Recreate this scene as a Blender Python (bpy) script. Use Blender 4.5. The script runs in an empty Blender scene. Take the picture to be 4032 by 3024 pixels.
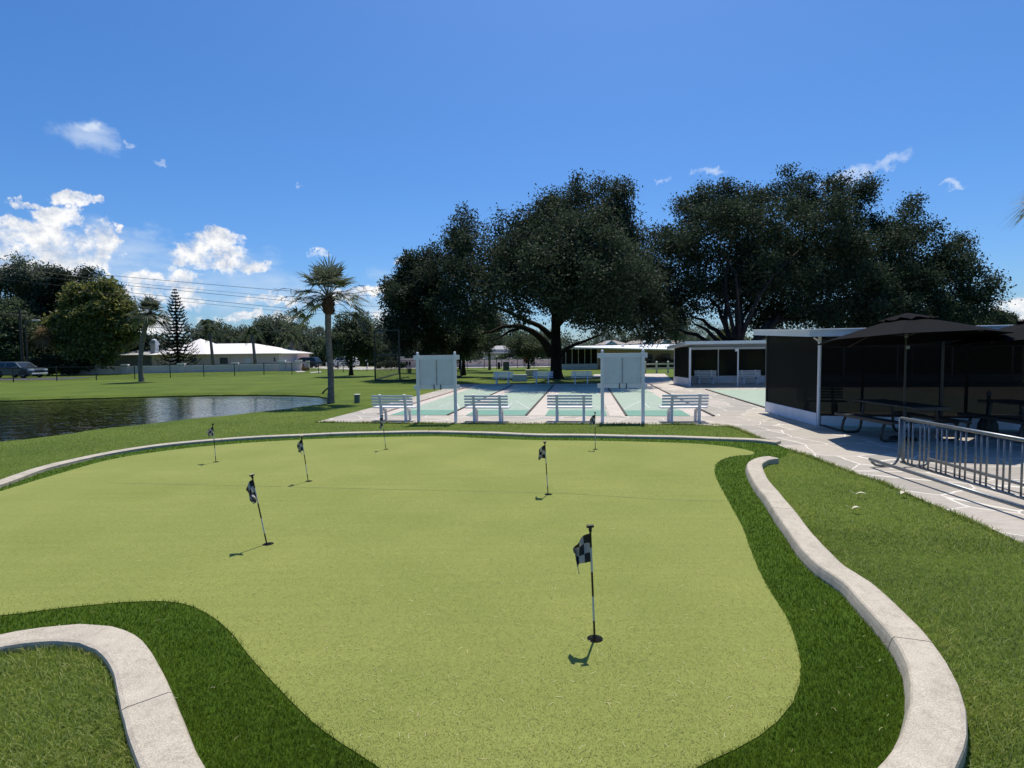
import bpy, math, random
import numpy as np
from mathutils import Vector, Matrix
from mathutils.geometry import tessellate_polygon
random.seed(7)
rng = np.random.default_rng(7)
SC = bpy.context.scene
COL = SC.collection
PI = math.pi
# ------------------------------------------------------------------ camera
F = 2150.0; CX, CY = 2016.0, 1512.0; HC = 2.0
PITCH = math.atan((CY - 1388.4) / F); ROLL = 0.012
S = 4032 / 2212.0
_fwd = Vector((0, math.cos(PITCH), -math.sin(PITCH)))
_up0 = Vector((0, math.sin(PITCH), math.cos(PITCH)))
_X = Vector((1, 0, 0))
CR = _X * math.cos(ROLL) - _up0 * math.sin(ROLL)
CU = _X * math.sin(ROLL) + _up0 * math.cos(ROLL)
CAMP = Vector((0, 0, HC))

def ray(px, py):
    return (_fwd + CR * ((px - CX) / F) + CU * ((CY - py) / F)).normalized()
def P(px, py, z=0.0):            # photograph pixel -> point on the level plane at height z
    d = ray(px, py)
    if d.z > -1e-4: d = Vector((d.x, d.y, -1e-4))
    t = (z - HC) / d.z
    return CAMP + d * t
def Q(x, y, z=0.0): return P(x * S, y * S, z)
def D(px, py, Y):                # the same pixel at a given distance
    d = ray(px, py)
    return CAMP + d * (Y / d.y)
def DQ(x, y, Y): return D(x * S, y * S, Y)

cam = bpy.data.cameras.new("camera"); camo = bpy.data.objects.new("camera", cam); COL.objects.link(camo)
cam.sensor_fit = 'HORIZONTAL'; cam.sensor_width = 36.0; cam.lens = 36.0 * F / 4032.0
cam.clip_start = 0.05; cam.clip_end = 6000
m = Matrix((CR, CU, -_fwd)).transposed().to_4x4(); m.translation = CAMP
camo.matrix_world = m
SC.camera = camo

# ------------------------------------------------------------------ node helpers / materials
def new_mat(name):
    mt = bpy.data.materials.new(name); mt.use_nodes = True
    nt = mt.node_tree; b = nt.nodes['Principled BSDF']
    return mt, nt, b
def N(nt, t, **kw):
    n = nt.nodes.new(t)
    for k, v in kw.items(): setattr(n, k, v)
    return n
def L(nt, a, b): nt.links.new(a, b)
def rgba(c): return (c[0], c[1], c[2], 1)
def ramp(nt, fac, stops):
    r = N(nt, 'ShaderNodeValToRGB')
    e = r.color_ramp.elements
    while len(e) < len(stops): e.new(0.5)
    for i, (p, c) in enumerate(stops):
        e[i].position = p; e[i].color = rgba(c) if not isinstance(c, float) else (c, c, c, 1)
    L(nt, fac, r.inputs[0]); return r.outputs[0]
def coords(nt): return N(nt, 'ShaderNodeTexCoord').outputs['Object']
def noise(nt, vec, scale, detail=4, rough=0.55):
    n = N(nt, 'ShaderNodeTexNoise'); n.inputs['Scale'].default_value = scale
    n.inputs['Detail'].default_value = detail; n.inputs['Roughness'].default_value = rough
    if vec is not None: L(nt, vec, n.inputs['Vector'])
    return n.outputs['Fac']
def mixc(nt, fac, a, b, mode='MIX'):
    n = N(nt, 'ShaderNodeMix', data_type='RGBA', blend_type=mode)
    for s, v in ((n.inputs[0], fac), (n.inputs[6], a), (n.inputs[7], b)):
        if hasattr(v, 'is_output'): L(nt, v, s)
        elif isinstance(v, (int, float)): s.default_value = v
        else: s.default_value = rgba(v)
    return n.outputs[2]
def bump(nt, b, h, strength, dist=0.01):
    n = N(nt, 'ShaderNodeBump'); n.inputs['Strength'].default_value = strength; n.inputs['Distance'].default_value = dist
    L(nt, h, n.inputs['Height']); L(nt, n.outputs[0], b.inputs['Normal'])
def simple(name, c, rough=0.6, var=0.15, scale=6.0, metal=0.0, bmp=0.0, spec=0.5, bscale=60):
    mt, nt, b = new_mat(name)
    v = coords(nt)
    n = noise(nt, v, scale, 5)
    lo = tuple(x * (1 - var) for x in c); hi = tuple(min(1, x * (1 + var)) for x in c)
    L(nt, ramp(nt, n, [(0.3, lo), (0.7, hi)]), b.inputs['Base Color'])
    b.inputs['Roughness'].default_value = rough; b.inputs['Metallic'].default_value = metal
    b.inputs['Specular IOR Level'].default_value = spec
    if bmp: bump(nt, b, noise(nt, v, bscale, 3), bmp)
    return mt
def leafmat(name, dark, mid, light, trans=0.35, rough=0.5, spec=0.4):
    mt, nt, b = new_mat(name)
    g = N(nt, 'ShaderNodeNewGeometry')
    c = ramp(nt, g.outputs['Random Per Island'], [(0.0, dark), (0.55, mid), (1.0, light)])
    L(nt, c, b.inputs['Base Color']); b.inputs['Roughness'].default_value = rough
    b.inputs['Specular IOR Level'].default_value = spec
    t = N(nt, 'ShaderNodeBsdfTranslucent')
    L(nt, mixc(nt, 0.5, c, light, 'MIX'), t.inputs[0])
    mx = N(nt, 'ShaderNodeMixShader'); mx.inputs[0].default_value = trans
    L(nt, b.outputs[0], mx.inputs[1]); L(nt, t.outputs[0], mx.inputs[2])
    L(nt, mx.outputs[0], nt.nodes['Material Output'].inputs[0])
    return mt
def meshmat(name, c, opacity, pitch=None, wire=0.06):
    """woven screen / chain link: see-through cloth of the given cover; with pitch, diamond wires from UV in metres"""
    mt, nt, b = new_mat(name)
    b.inputs['Base Color'].default_value = rgba(c); b.inputs['Roughness'].default_value = 0.85
    b.inputs['Specular IOR Level'].default_value = 0.1
    tr = N(nt, 'ShaderNodeBsdfTransparent'); mx = N(nt, 'ShaderNodeMixShader')
    L(nt, tr.outputs[0], mx.inputs[1]); L(nt, b.outputs[0], mx.inputs[2])
    if pitch is None: mx.inputs[0].default_value = opacity
    else:
        uv = N(nt, 'ShaderNodeTexCoord').outputs['UV']; sp = N(nt, 'ShaderNodeSeparateXYZ'); L(nt, uv, sp.inputs[0])
        outs = []
        for op in ('ADD', 'SUBTRACT'):
            a = N(nt, 'ShaderNodeMath', operation=op); L(nt, sp.outputs[0], a.inputs[0]); L(nt, sp.outputs[1], a.inputs[1])
            d = N(nt, 'ShaderNodeMath', operation='DIVIDE'); L(nt, a.outputs[0], d.inputs[0]); d.inputs[1].default_value = pitch
            f = N(nt, 'ShaderNodeMath', operation='FRACT'); L(nt, d.outputs[0], f.inputs[0])
            l = N(nt, 'ShaderNodeMath', operation='LESS_THAN'); L(nt, f.outputs[0], l.inputs[0]); l.inputs[1].default_value = wire
            outs.append(l.outputs[0])
        mm = N(nt, 'ShaderNodeMath', operation='MAXIMUM'); L(nt, outs[0], mm.inputs[0]); L(nt, outs[1], mm.inputs[1])
        L(nt, mm.outputs[0], mx.inputs[0])
    L(nt, mx.outputs[0], nt.nodes['Material Output'].inputs[0])
    return mt

# ------------------------------------------------------------------ mesh helpers
class MB:
    def __init__(s): s.v = []; s.f = []; s.uv = None
    def add(s, vs, fs):
        o = len(s.v); s.v += [tuple(x) for x in vs]; s.f += [tuple(i + o for i in f) for f in fs]; return s
    def box(s, c, d, rz=0.0, M=None):
        x, y, z = d[0] / 2, d[1] / 2, d[2] / 2
        R = Matrix.Rotation(rz, 3, 'Z')
        vs = []
        for i in range(8):
            p = Vector((x if i & 1 else -x, y if i & 2 else -y, z if i & 4 else -z))
            p = R @ p + Vector(c)
            if M is not None: p = M @ p
            vs.append(p)
        return s.add(vs, [(0, 2, 3, 1), (4, 5, 7, 6), (0, 1, 5, 4), (2, 6, 7, 3), (0, 4, 6, 2), (1, 3, 7, 5)])
    def beam(s, a, b, w, h, up=(0, 0, 1)):       # box from a to b, w sideways, h along up
        a = Vector(a); b = Vector(b); d = (b - a).normalized(); u = Vector(up)
        r = d.cross(u)
        if r.length < 1e-5: r = d.cross(Vector((1, 0, 0)))
        r.normalize(); u = r.cross(d).normalized()
        vs = []
        for p in (a, b):
            for sx, sy in ((-1, -1), (1, -1), (1, 1), (-1, 1)): vs.append(p + r * (sx * w / 2) + u * (sy * h / 2))
        return s.add(vs, [(3, 2, 1, 0), (4, 5, 6, 7), (0, 1, 5, 4), (1, 2, 6, 5), (2, 3, 7, 6), (3, 0, 4, 7)])
    def tube(s, pts, r, n=8, cap=True):
        pts = [Vector(p) for p in pts]
        if not hasattr(r, '__len__'): r = [r] * len(pts)
        vs = []; prev = None
        for i, p in enumerate(pts):
            d = (pts[min(i + 1, len(pts) - 1)] - pts[max(i - 1, 0)])
            d = d.normalized() if d.length > 1e-9 else Vector((0, 0, 1))
            if prev is None:
                a = Vector((0, 0, 1)) if abs(d.z) < 0.9 else Vector((1, 0, 0))
                x = d.cross(a).normalized()
            else:
                x = (prev - d * prev.dot(d)).normalized()
            prev = x; y = d.cross(x)
            for k in range(n):
                t = 2 * PI * k / n
                vs.append(p + (x * math.cos(t) + y * math.sin(t)) * r[i])
        fs = []
        for i in range(len(pts) - 1):
            for k in range(n):
                fs.append((i * n + k, i * n + (k + 1) % n, (i + 1) * n + (k + 1) % n, (i + 1) * n + k))
        if cap:
            fs.append(tuple(range(n))[::-1]); fs.append(tuple((len(pts) - 1) * n + k for k in range(n)))
        return s.add(vs, fs)
    def lathe(s, prof, c=(0, 0, 0), n=20, cap=True):
        vs = []; fs = []
        for r, z in prof:
            for k in range(n):
                t = 2 * PI * k / n; vs.append((c[0] + r * math.cos(t), c[1] + r * math.sin(t), c[2] + z))
        for i in range(len(prof) - 1):
            for k in range(n):
                fs.append((i * n + k, i * n + (k + 1) % n, (i + 1) * n + (k + 1) % n, (i + 1) * n + k))
        if cap:
            fs.append(tuple(range(n))[::-1]); fs.append(tuple((len(prof) - 1) * n + k for k in range(n)))
        return s.add(vs, fs)
    def prism(s, poly, z0, z1):
        n = len(poly); vs = [(p[0], p[1], z0) for p in poly] + [(p[0], p[1], z1) for p in poly]
        a = sum(poly[i][0] * poly[(i + 1) % n][1] - poly[(i + 1) % n][0] * poly[i][1] for i in range(n))
        if a < 0: vs = [(p[0], p[1], z0) for p in poly[::-1]] + [(p[0], p[1], z1) for p in poly[::-1]]
        fs = [tuple(range(n))[::-1], tuple(range(n, 2 * n))] + [(i, (i + 1) % n, n + (i + 1) % n, n + i) for i in range(n)]
        return s.add(vs, fs)
    def quad(s, a, b, c, d): return s.add([a, b, c, d], [(0, 1, 2, 3)])

def link(name, me, mat, parent=None, smooth=False):
    o = bpy.data.objects.new(name, me); COL.objects.link(o)
    if mat is not None: me.materials.append(mat)
    if parent is not None: o.parent = parent
    if smooth:
        for p in me.polygons: p.use_smooth = True
    return o
def obj(name, mb, mat, parent=None, world=False, smooth=False, bevel=0.0):
    me = bpy.data.meshes.new(name)
    v = mb.v
    if world and parent is not None:
        o = parent
        while o.parent is not None: o = o.parent
        l = o.location; v = [(a - l.x, b - l.y, c - l.z) for a, b, c in v]
    me.from_pydata(v, [], mb.f); me.update()
    if mb.uv:
        ul = me.uv_layers.new(name='UVMap')
        for p in me.polygons:
            for li in p.loop_indices: ul.data[li].uv = mb.uv[me.loops[li].vertex_index]
    o = link(name, me, mat, parent, smooth)
    if bevel:
        b = o.modifiers.new('bevel', 'BEVEL'); b.width = bevel; b.segments = 2; b.limit_method = 'ANGLE'
    return o
def npmesh(name, V, faces, mat, parent=None, smooth=False):
    """V (n,3); faces list of (m,k) index arrays"""
    me = bpy.data.meshes.new(name)
    me.vertices.add(len(V)); me.vertices.foreach_set('co', np.asarray(V, np.float32).ravel())
    loops = np.concatenate([f.ravel() for f in faces]).astype(np.int32)
    tot = np.concatenate([np.full(len(f), f.shape[1], np.int32) for f in faces])
    start = np.concatenate([[0], np.cumsum(tot)[:-1]]).astype(np.int32)
    me.loops.add(len(loops)); me.loops.foreach_set('vertex_index', loops)
    me.polygons.add(len(tot)); me.polygons.foreach_set('loop_start', start)
    try: me.polygons.foreach_set('loop_total', tot)
    except Exception: pass
    me.update(calc_edges=True); me.validate()
    return link(name, me, mat, parent, smooth)
def thing(name, label, cat, loc=(0, 0, 0), rz=0.0, group=None):
    o = bpy.data.objects.new(name, None); COL.objects.link(o); o.empty_display_size = 0.2
    o.location = loc; o.rotation_euler = (0, 0, rz); o['label'] = label; o['category'] = cat
    if group: o['group'] = group
    return o
def tag(o, label, cat, group=None):
    o['label'] = label; o['category'] = cat
    if group: o['group'] = group
    return o
def struct(o): o['kind'] = 'structure'; return o
def stuff(o, label=None, cat=None):
    o['kind'] = 'stuff'
    if label: o['label'] = label
    if cat: o['category'] = cat
    return o
def dup(root, loc, rz, label, group=None):
    r = root.copy(); COL.objects.link(r); r.location = loc; r.rotation_euler = (0, 0, rz); r['label'] = label
    if group: r['group'] = group
    for ch in list(root.children):
        c = ch.copy(); COL.objects.link(c); c.parent = r
        for g in list(ch.children):
            d = g.copy(); COL.objects.link(d); d.parent = c
    return r

def spline(pts, step=0.15, closed=False):
    """Catmull-Rom through 2-D/3-D points, resampled"""
    P_ = [Vector(p).to_3d() if len(p) == 2 else Vector(p) for p in pts]
    out = []; n = len(P_)
    for i in range(n if closed else n - 1):
        a = P_[(i - 1) % n] if (closed or i > 0) else P_[0] * 2 - P_[1]
        b = P_[i]; c = P_[(i + 1) % n]
        d = P_[(i + 2) % n] if (closed or i + 2 < n) else P_[n - 1] * 2 - P_[n - 2]
        k = max(1, int((c - b).length / step))
        for j in range(k):
            t = j / k
            out.append(0.5 * ((2 * b) + (c - a) * t + (2 * a - 5 * b + 4 * c - d) * t * t + (3 * b - a - 3 * c + d) * t ** 3))
    if not closed: out.append(P_[-1])
    return out
def inside(pts, poly):
    x, y = pts[:, 0], pts[:, 1]; r = np.zeros(len(pts), bool); n = len(poly)
    for i in range(n):
        x1, y1 = poly[i][0], poly[i][1]; x2, y2 = poly[(i + 1) % n][0], poly[(i + 1) % n][1]
        if y1 == y2: continue
        c = ((y1 > y) != (y2 > y)) & (x < (x2 - x1) * (y - y1) / (y2 - y1) + x1)
        r ^= c
    return r
def sheet(name, loops, z, mat):
    loops3 = [[Vector((p[0], p[1], 0)) for p in l] for l in loops]
    tri = tessellate_polygon(loops3)
    vs = [Vector((p.x, p.y, z)) for l in loops3 for p in l]
    mb = MB(); fs = []
    for t in tri:
        a, b, c = (vs[i] for i in t)
        fs.append(t if (b - a).cross(c - a).z > 0 else (t[0], t[2], t[1]))
    mb.add(vs, fs)
    return obj(name, mb, mat)
# ------------------------------------------------------------------ sun, sky, clouds
SUN_EL, SUN_AZ = math.radians(66), math.radians(14)     # azimuth clockwise from +Y
sd = Vector((math.sin(SUN_AZ) * math.cos(SUN_EL), math.cos(SUN_AZ) * math.cos(SUN_EL), math.sin(SUN_EL)))
sun = bpy.data.lights.new("sun", 'SUN'); suno = bpy.data.objects.new("sun", sun); COL.objects.link(suno)
sun.energy = 5.0; sun.angle = math.radians(0.55); sun.color = (1.0, 0.93, 0.80)
suno.rotation_euler = (-sd).to_track_quat('-Z', 'Y').to_euler(); suno.location = (20, 60, 90)
W = bpy.data.worlds.new("World"); SC.world = W; W.use_nodes = True
nt = W.node_tree; bg = nt.nodes['Background']; SKYS = 0.10
bg.inputs[1].default_value = SKYS
sky = N(nt, 'ShaderNodeTexSky', sky_type='NISHITA'); sky.sun_disc = False
sky.sun_elevation = SUN_EL; sky.sun_rotation = SUN_AZ
sky.air_density = 1.0; sky.dust_density = 1.0; sky.ozone_density = 2.6; sky.altitude = 0
hs = N(nt, 'ShaderNodeHueSaturation'); hs.inputs['Saturation'].default_value = 1.11; hs.inputs['Value'].default_value = 1.0
wb_ = mixc(nt, 1.0, sky.outputs[0], (0.73, 0.98, 1.32), 'MULTIPLY'); L(nt, wb_, hs.inputs['Color'])
gen = N(nt, 'ShaderNodeTexCoord').outputs['Generated']
sep = N(nt, 'ShaderNodeSeparateXYZ'); L(nt, gen, sep.inputs[0])
def M_(op, a, b=None, c=None, clamp=False):
    n = N(nt, 'ShaderNodeMath', operation=op); n.use_clamp = clamp
    for i, v in enumerate((a, b, c)):
        if v is None: continue
        if hasattr(v, 'is_output'): L(nt, v, n.inputs[i])
        else: n.inputs[i].default_value = v
    return n.outputs[0]
def fbm(scale, off=(0, 0, 0), detail=9, rough=0.6, st=(1, 1, 1)):
    mp = N(nt, 'ShaderNodeMapping'); mp.inputs['Location'].default_value = off; mp.inputs['Scale'].default_value = st
    L(nt, gen, mp.inputs['Vector']); return noise(nt, mp.outputs[0], scale, detail, rough)
az = M_('ARCTAN2', sep.outputs[0], sep.outputs[1]); el = M_('ARCSINE', sep.outputs[2])
az = M_('MULTIPLY_ADD', fbm(26, (2, 4, 6), 8, .62), .085, M_('ADD', az, -.0425)); el = M_('MULTIPLY_ADD', fbm(26, (9, 1, 3), 8, .62), .060, M_('ADD', el, -.030))
def azel(x, y):
    d = ray(x * S, y * S); return math.atan2(d.x, d.y), math.asin(d.z)
CUM = [(95,515,120,38),(45,555,120,42),(205,515,50,38),(130,468,62,22),(10,500,50,34),(195,565,45,34),(170,540,70,40),(95,590,150,26),
       (162,432,42,16),(52,434,36,12),(262,489,20,13),
       (465,552,88,38),(482,512,42,22),(430,572,60,22),(520,568,50,18),(455,530,50,26),
       (335,612,66,24),(395,612,44,22),(300,650,60,36),(370,652,90,32),(560,650,52,13),(520,690,60,14),(640,655,40,14),(600,685,60,12),
       (885,565,42,11),(795,626,52,13),(822,684,26,22),(740,640,40,14),
       (2195,675,48,34),(2160,700,50,22),(330,700,90,22),(690,536,16,6)]
def field(lst, tilt=None):
    r = None
    for it in lst:
        x, y, rx, ry = it[:4]; a, e = azel(x, y)
        ax = abs(azel(x + rx, y)[0] - azel(x - rx, y)[0]) / 2; ey = abs(azel(x, y - ry)[1] - azel(x, y + ry)[1]) / 2
        dx = M_('MULTIPLY_ADD', az, 1 / ax, -a / ax); dy = M_('MULTIPLY_ADD', el, 1 / ey, -e / ey)
        if len(it) > 4:                       # sheared streak
            dy = M_('MULTIPLY_ADD', dx, -it[4], dy)
        q = M_('ADD', M_('MULTIPLY', dx, dx), M_('MULTIPLY', dy, dy))
        if r is None: r = q
        else:
            n = N(nt, 'ShaderNodeMath', operation='SMOOTH_MIN'); L(nt, r, n.inputs[0]); L(nt, q, n.inputs[1]); n.inputs[2].default_value = 0.25
            r = n.outputs[0]
    return M_('SUBTRACT', 1.0, r)
def fbm(scale, off=(0, 0, 0), detail=9, rough=0.6, st=(1, 1, 1)):
    mp = N(nt, 'ShaderNodeMapping'); mp.inputs['Location'].default_value = off; mp.inputs['Scale'].default_value = st
    L(nt, gen, mp.inputs['Vector']); return noise(nt, mp.outputs[0], scale, detail, rough)
cf = M_('MINIMUM', M_('MAXIMUM', M_('MULTIPLY', field(CUM), 1.25), -2.5), 0.62)
n1 = fbm(30, detail=11, rough=.66); n2 = fbm(30, (0.003, 0, -0.016), detail=11, rough=.66); nb = fbm(60, (3, 1, 2), 6)
def dens(n): return M_('ADD', cf, M_('MULTIPLY_ADD', n, 5.2, -2.62))
d1 = dens(n1); d2 = dens(n2)
al = N(nt, 'ShaderNodeMapRange', interpolation_type='SMOOTHSTEP'); L(nt, d1, al.inputs[0]); al.inputs[1].default_value = -0.35; al.inputs[2].default_value = 0.95
lit = M_('MULTIPLY_ADD', M_('SUBTRACT', d1, d2), 0.7, 0.62)
lit = M_('ADD', lit, M_('MULTIPLY_ADD', nb, 0.5, -0.25))
lit = M_('SUBTRACT', lit, M_('MULTIPLY_ADD', d1, 0.16, -0.12), clamp=True)
k = 1 / SKYS
ccol = mixc(nt, lit, (0.50 * k, 0.57 * k, 0.70 * k), (1.0 * k, 1.0 * k, 1.0 * k))
# thin veils and cirrus
VEIL = [(150,560,230,110),(430,590,260,85),(300,540,160,60),(600,640,220,70),(820,640,110,70),(2180,690,110,60),(200,290,90,45)]
CIR = [(1540,366,52,9),(1432,392,9,12),(2050,402,60,9,0.2),(1900,355,80,20,1.6),(1840,378,80,16,1.0),(195,275,34,14,-0.6),(290,310,18,9),(340,346,24,9,-0.6),(690,545,22,8),(655,403,12,8)]
vf = M_('ADD', field(VEIL), M_('MULTIPLY_ADD', fbm(9, (5, 2, 0), 6, 0.6, (1, 1, 3.5)), 2.2, -1.3))
va = N(nt, 'ShaderNodeMapRange', interpolation_type='SMOOTHSTEP'); L(nt, vf, va.inputs[0]); va.inputs[1].default_value = 0; va.inputs[2].default_value = 1.3; va.inputs[4].default_value = 0.55
kf = M_('ADD', field(CIR), M_('MULTIPLY_ADD', fbm(34, (1, 7, 0), 7, 0.62), 2.6, -1.3))
ka = N(nt, 'ShaderNodeMapRange', interpolation_type='SMOOTHSTEP'); L(nt, kf, ka.inputs[0]); ka.inputs[1].default_value = 0; ka.inputs[2].default_value = 1.7; ka.inputs[4].default_value = 0.75
c = mixc(nt, va.outputs[0], hs.outputs[0], (0.72 * k, 0.82 * k, 0.95 * k))
c = mixc(nt, ka.outputs[0], c, (0.82 * k, 0.9 * k, 1.0 * k))
c = mixc(nt, al.outputs[0], c, ccol)
L(nt, c, bg.inputs[0])
SC.view_settings.view_transform = 'Standard'; SC.view_settings.look = 'None'; SC.view_settings.gamma = 1; SC.view_settings.exposure = 0
SC.render.engine = 'CYCLES'; SC.cycles.max_bounces = 6; SC.cycles.transparent_max_bounces = 16; SC.cycles.diffuse_bounces = 3
SC.cycles.caustics_reflective = False; SC.cycles.caustics_refractive = False

# ------------------------------------------------------------------ materials
MT = {}
MT['white'] = simple('white_paint', (0.72, 0.71, 0.74), 0.45, 0.05, 8)
MT['whitevinyl'] = simple('white_vinyl', (0.78, 0.77, 0.80), 0.35, 0.04, 5)
MT['board'] = simple('board_paint', (0.70, 0.70, 0.73), 0.5, 0.06, 4)
MT['grey'] = simple('mid_grey_paint', (0.34, 0.35, 0.36), 0.6, 0.1)  # even grey of the scoreboard stiles and the shelter header
MT['black'] = simple('black_plastic', (0.012, 0.012, 0.013), 0.45, 0.2)
MT['blackmetal'] = simple('black_metal', (0.015, 0.016, 0.017), 0.4, 0.2)
MT['galv'] = simple('galvanised_steel', (0.21, 0.225, 0.235), 0.42, 0.22, 22, 0.75, 0.05)
MT['canvas'] = simple('black_canvas', (0.009, 0.009, 0.010), 0.8, 0.12, 30, 0, 0.1, 0.03, 300)
MT['tablemetal'] = simple('dark_table_metal', (0.022, 0.024, 0.022), 0.5, 0.2, 10)
MT['stucco'] = simple('pink_grey_stucco', (0.80, 0.65, 0.61), 0.85, 0.06, 3, 0, 0.2, 0.3)
MT['stuccocap'] = simple('pale_stucco_cap', (0.72, 0.72, 0.72), 0.8, 0.05, 3)
MT['beige'] = simple('beige_house_wall', (0.80, 0.61, 0.60), 0.85, 0.06, 2)
MT['housegrey'] = simple('grey_house_wall', (0.26, 0.26, 0.27), 0.85, 0.08, 2)
MT['roofgrey'] = simple('grey_shingle', (0.33, 0.33, 0.33), 0.85, 0.12, 9, 0, 0.3)
MT['roofbrown'] = simple('brown_grey_shingle', (0.27, 0.24, 0.22), 0.85, 0.12, 5)
MT['roofwhite'] = simple('white_metal_roof', (0.86, 0.86, 0.86), 0.4, 0.03, 3)
MT['fascia'] = simple('fascia_paint', (0.68, 0.71, 0.75), 0.5, 0.05, 5)
MT['knee'] = simple('knee_wall_paint', (0.68, 0.70, 0.76), 0.6, 0.06, 3)
MT['glass'] = simple('dark_glass', (0.015, 0.02, 0.025), 0.06, 0.1, 2)
MT['winglass'] = simple('dull_window_glass', (0.10, 0.11, 0.12), 0.15, 0.2, 2)
MT['bark'] = simple('oak_bark', (0.022, 0.019, 0.017), 0.95, 0.45, 5, 0, 0.9, 0.2, 14)
MT['palmbark'] = simple('palm_bark', (0.17, 0.15, 0.13), 0.95, 0.35, 7, 0, 0.8, 0.2, 22)
MT['boot'] = simple('brown_palm_boots', (0.09, 0.055, 0.04), 0.95, 0.4, 14, 0, 0.8, 0.1, 30)
MT['wood'] = simple('weathered_pole_wood', (0.06, 0.05, 0.042), 0.9, 0.3, 8)
MT['utilgreen'] = simple('utility_green', (0.10, 0.13, 0.11), 0.5, 0.1, 5)
MT['orange'] = simple('orange_fabric', (0.62, 0.06, 0.025), 0.7, 0.1, 5)
MT['creambox'] = simple('cream_box', (0.60, 0.57, 0.50), 0.7, 0.08, 5)
MT['bluegrey'] = simple('blue_grey_plastic', (0.42, 0.47, 0.52), 0.5, 0.05, 5)
MT['tyre'] = simple('tyre_rubber', (0.012, 0.012, 0.012), 0.8, 0.1)
MT['rim'] = simple('wheel_rim', (0.22, 0.22, 0.23), 0.3, 0.1, 5, 0.8)
MT['carblue'] = simple('blue_grey_car_paint', (0.085, 0.115, 0.135), 0.22, 0.03, 2, 0.35)
MT['carnavy'] = simple('navy_car_paint', (0.03, 0.05, 0.09), 0.2, 0.03, 2, 0.2)
MT['carwhite'] = simple('white_car_paint', (0.7, 0.7, 0.7), 0.25, 0.02, 2)
MT['lamp'] = simple('headlight_lens', (0.75, 0.78, 0.8), 0.08, 0.02, 2)
MT['soil'] = simple('bank_soil', (0.040, 0.042, 0.016), 0.95, 0.5, 5, 0, 0.8)
MT['leafy'] = simple('dry_leaf', (0.62, 0.55, 0.42), 0.7, 0.15, 20)
MT['wire'] = simple('cable_sheath', (0.02, 0.022, 0.03), 0.6, 0.1)
MT['screen'] = meshmat('dark_insect_screen', (0.008, 0.009, 0.008), 0.95)
MT['screenwall'] = meshmat('dense_dark_screen', (0.009, 0.010, 0.008), 0.975)
MT['screenback'] = meshmat('back_insect_screen', (0.008, 0.009, 0.008), 0.68)
MT['screenfar'] = meshmat('lined_dark_screen', (0.022, 0.024, 0.020), 0.992)
MT['chain'] = meshmat('black_chain_link', (0.015, 0.016, 0.016), 0, 0.07, 0.10)
MT['oakleaf'] = leafmat('oak_leaves', (0.020, 0.031, 0.020), (0.044, 0.060, 0.034), (0.066, 0.094, 0.056), 0.30, 0.65, 0.10)
MT['oakleaf2'] = leafmat('live_oak_leaves', (0.018, 0.029, 0.020), (0.040, 0.058, 0.034), (0.060, 0.090, 0.050), 0.30, 0.65, 0.10)
MT['midleaf'] = leafmat('mid_green_leaves', (0.030, 0.048, 0.028), (0.062, 0.092, 0.045), (0.125, 0.16, 0.085), 0.45, 0.6, 0.25)
MT['greyleaf'] = leafmat('grey_green_leaves', (0.050, 0.070, 0.050), (0.095, 0.125, 0.085), (0.17, 0.20, 0.14), 0.45, 0.6, 0.25)
MT['yelleaf'] = leafmat('yellow_green_leaves', (0.045, 0.066, 0.020), (0.115, 0.138, 0.034), (0.25, 0.255, 0.075), 0.45, 0.5)
MT['palmleaf'] = leafmat('fan_palm_leaves', (0.035, 0.052, 0.034), (0.085, 0.108, 0.066), (0.20, 0.225, 0.15), 0.32, 0.36, 0.6)
MT['deadpalm'] = leafmat('dry_palm_leaves', (0.06, 0.045, 0.02), (0.16, 0.11, 0.05), (0.28, 0.2, 0.1), 0.3, 0.6)
MT['needle'] = leafmat('dark_pine_needles', (0.010, 0.022, 0.018), (0.020, 0.038, 0.026), (0.045, 0.065, 0.04), 0.1, 0.5)
MT['shrub'] = leafmat('shrub_leaves', (0.02, 0.04, 0.016), (0.05, 0.085, 0.025), (0.12, 0.15, 0.05), 0.35, 0.5)
MT['redshrub'] = leafmat('reddish_shrub_leaves', (0.05, 0.04, 0.03), (0.14, 0.10, 0.08), (0.26, 0.17, 0.13), 0.3, 0.5)
def turfmat(name, dark, mid, light):
    mt, nt, b = new_mat(name)
    g = N(nt, 'ShaderNodeNewGeometry'); v = coords(nt)
    c = ramp(nt, g.outputs['Random Per Island'], [(0, dark), (0.6, mid), (1, light)])
    big = noise(nt, v, 1.9, 6, .65); c = mixc(nt, 1.0, c, ramp(nt, big, [(0.28, (0.70, 0.74, 0.7)), (0.5, (1, 1, 1)), (0.72, (1.34, 1.18, 1.2))]), 'MULTIPLY')
    L(nt, c, b.inputs['Base Color']); b.inputs['Roughness'].default_value = 0.55; b.inputs['Specular IOR Level'].default_value = 0.3
    t = N(nt, 'ShaderNodeBsdfTranslucent'); L(nt, c, t.inputs[0])
    mx = N(nt, 'ShaderNodeMixShader'); mx.inputs[0].default_value = 0.4
    L(nt, b.outputs[0], mx.inputs[1]); L(nt, t.outputs[0], mx.inputs[2]); L(nt, mx.outputs[0], nt.nodes['Material Output'].inputs[0])
    return mt
MT['blade'] = turfmat('lawn_blades', (0.140, 0.195, 0.028), (0.260, 0.340, 0.062), (0.46, 0.48, 0.18))
MT['turfblade'] = turfmat('dark_turf_blades', (0.060, 0.108, 0.006), (0.105, 0.180, 0.010), (0.17, 0.25, 0.024))
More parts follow.
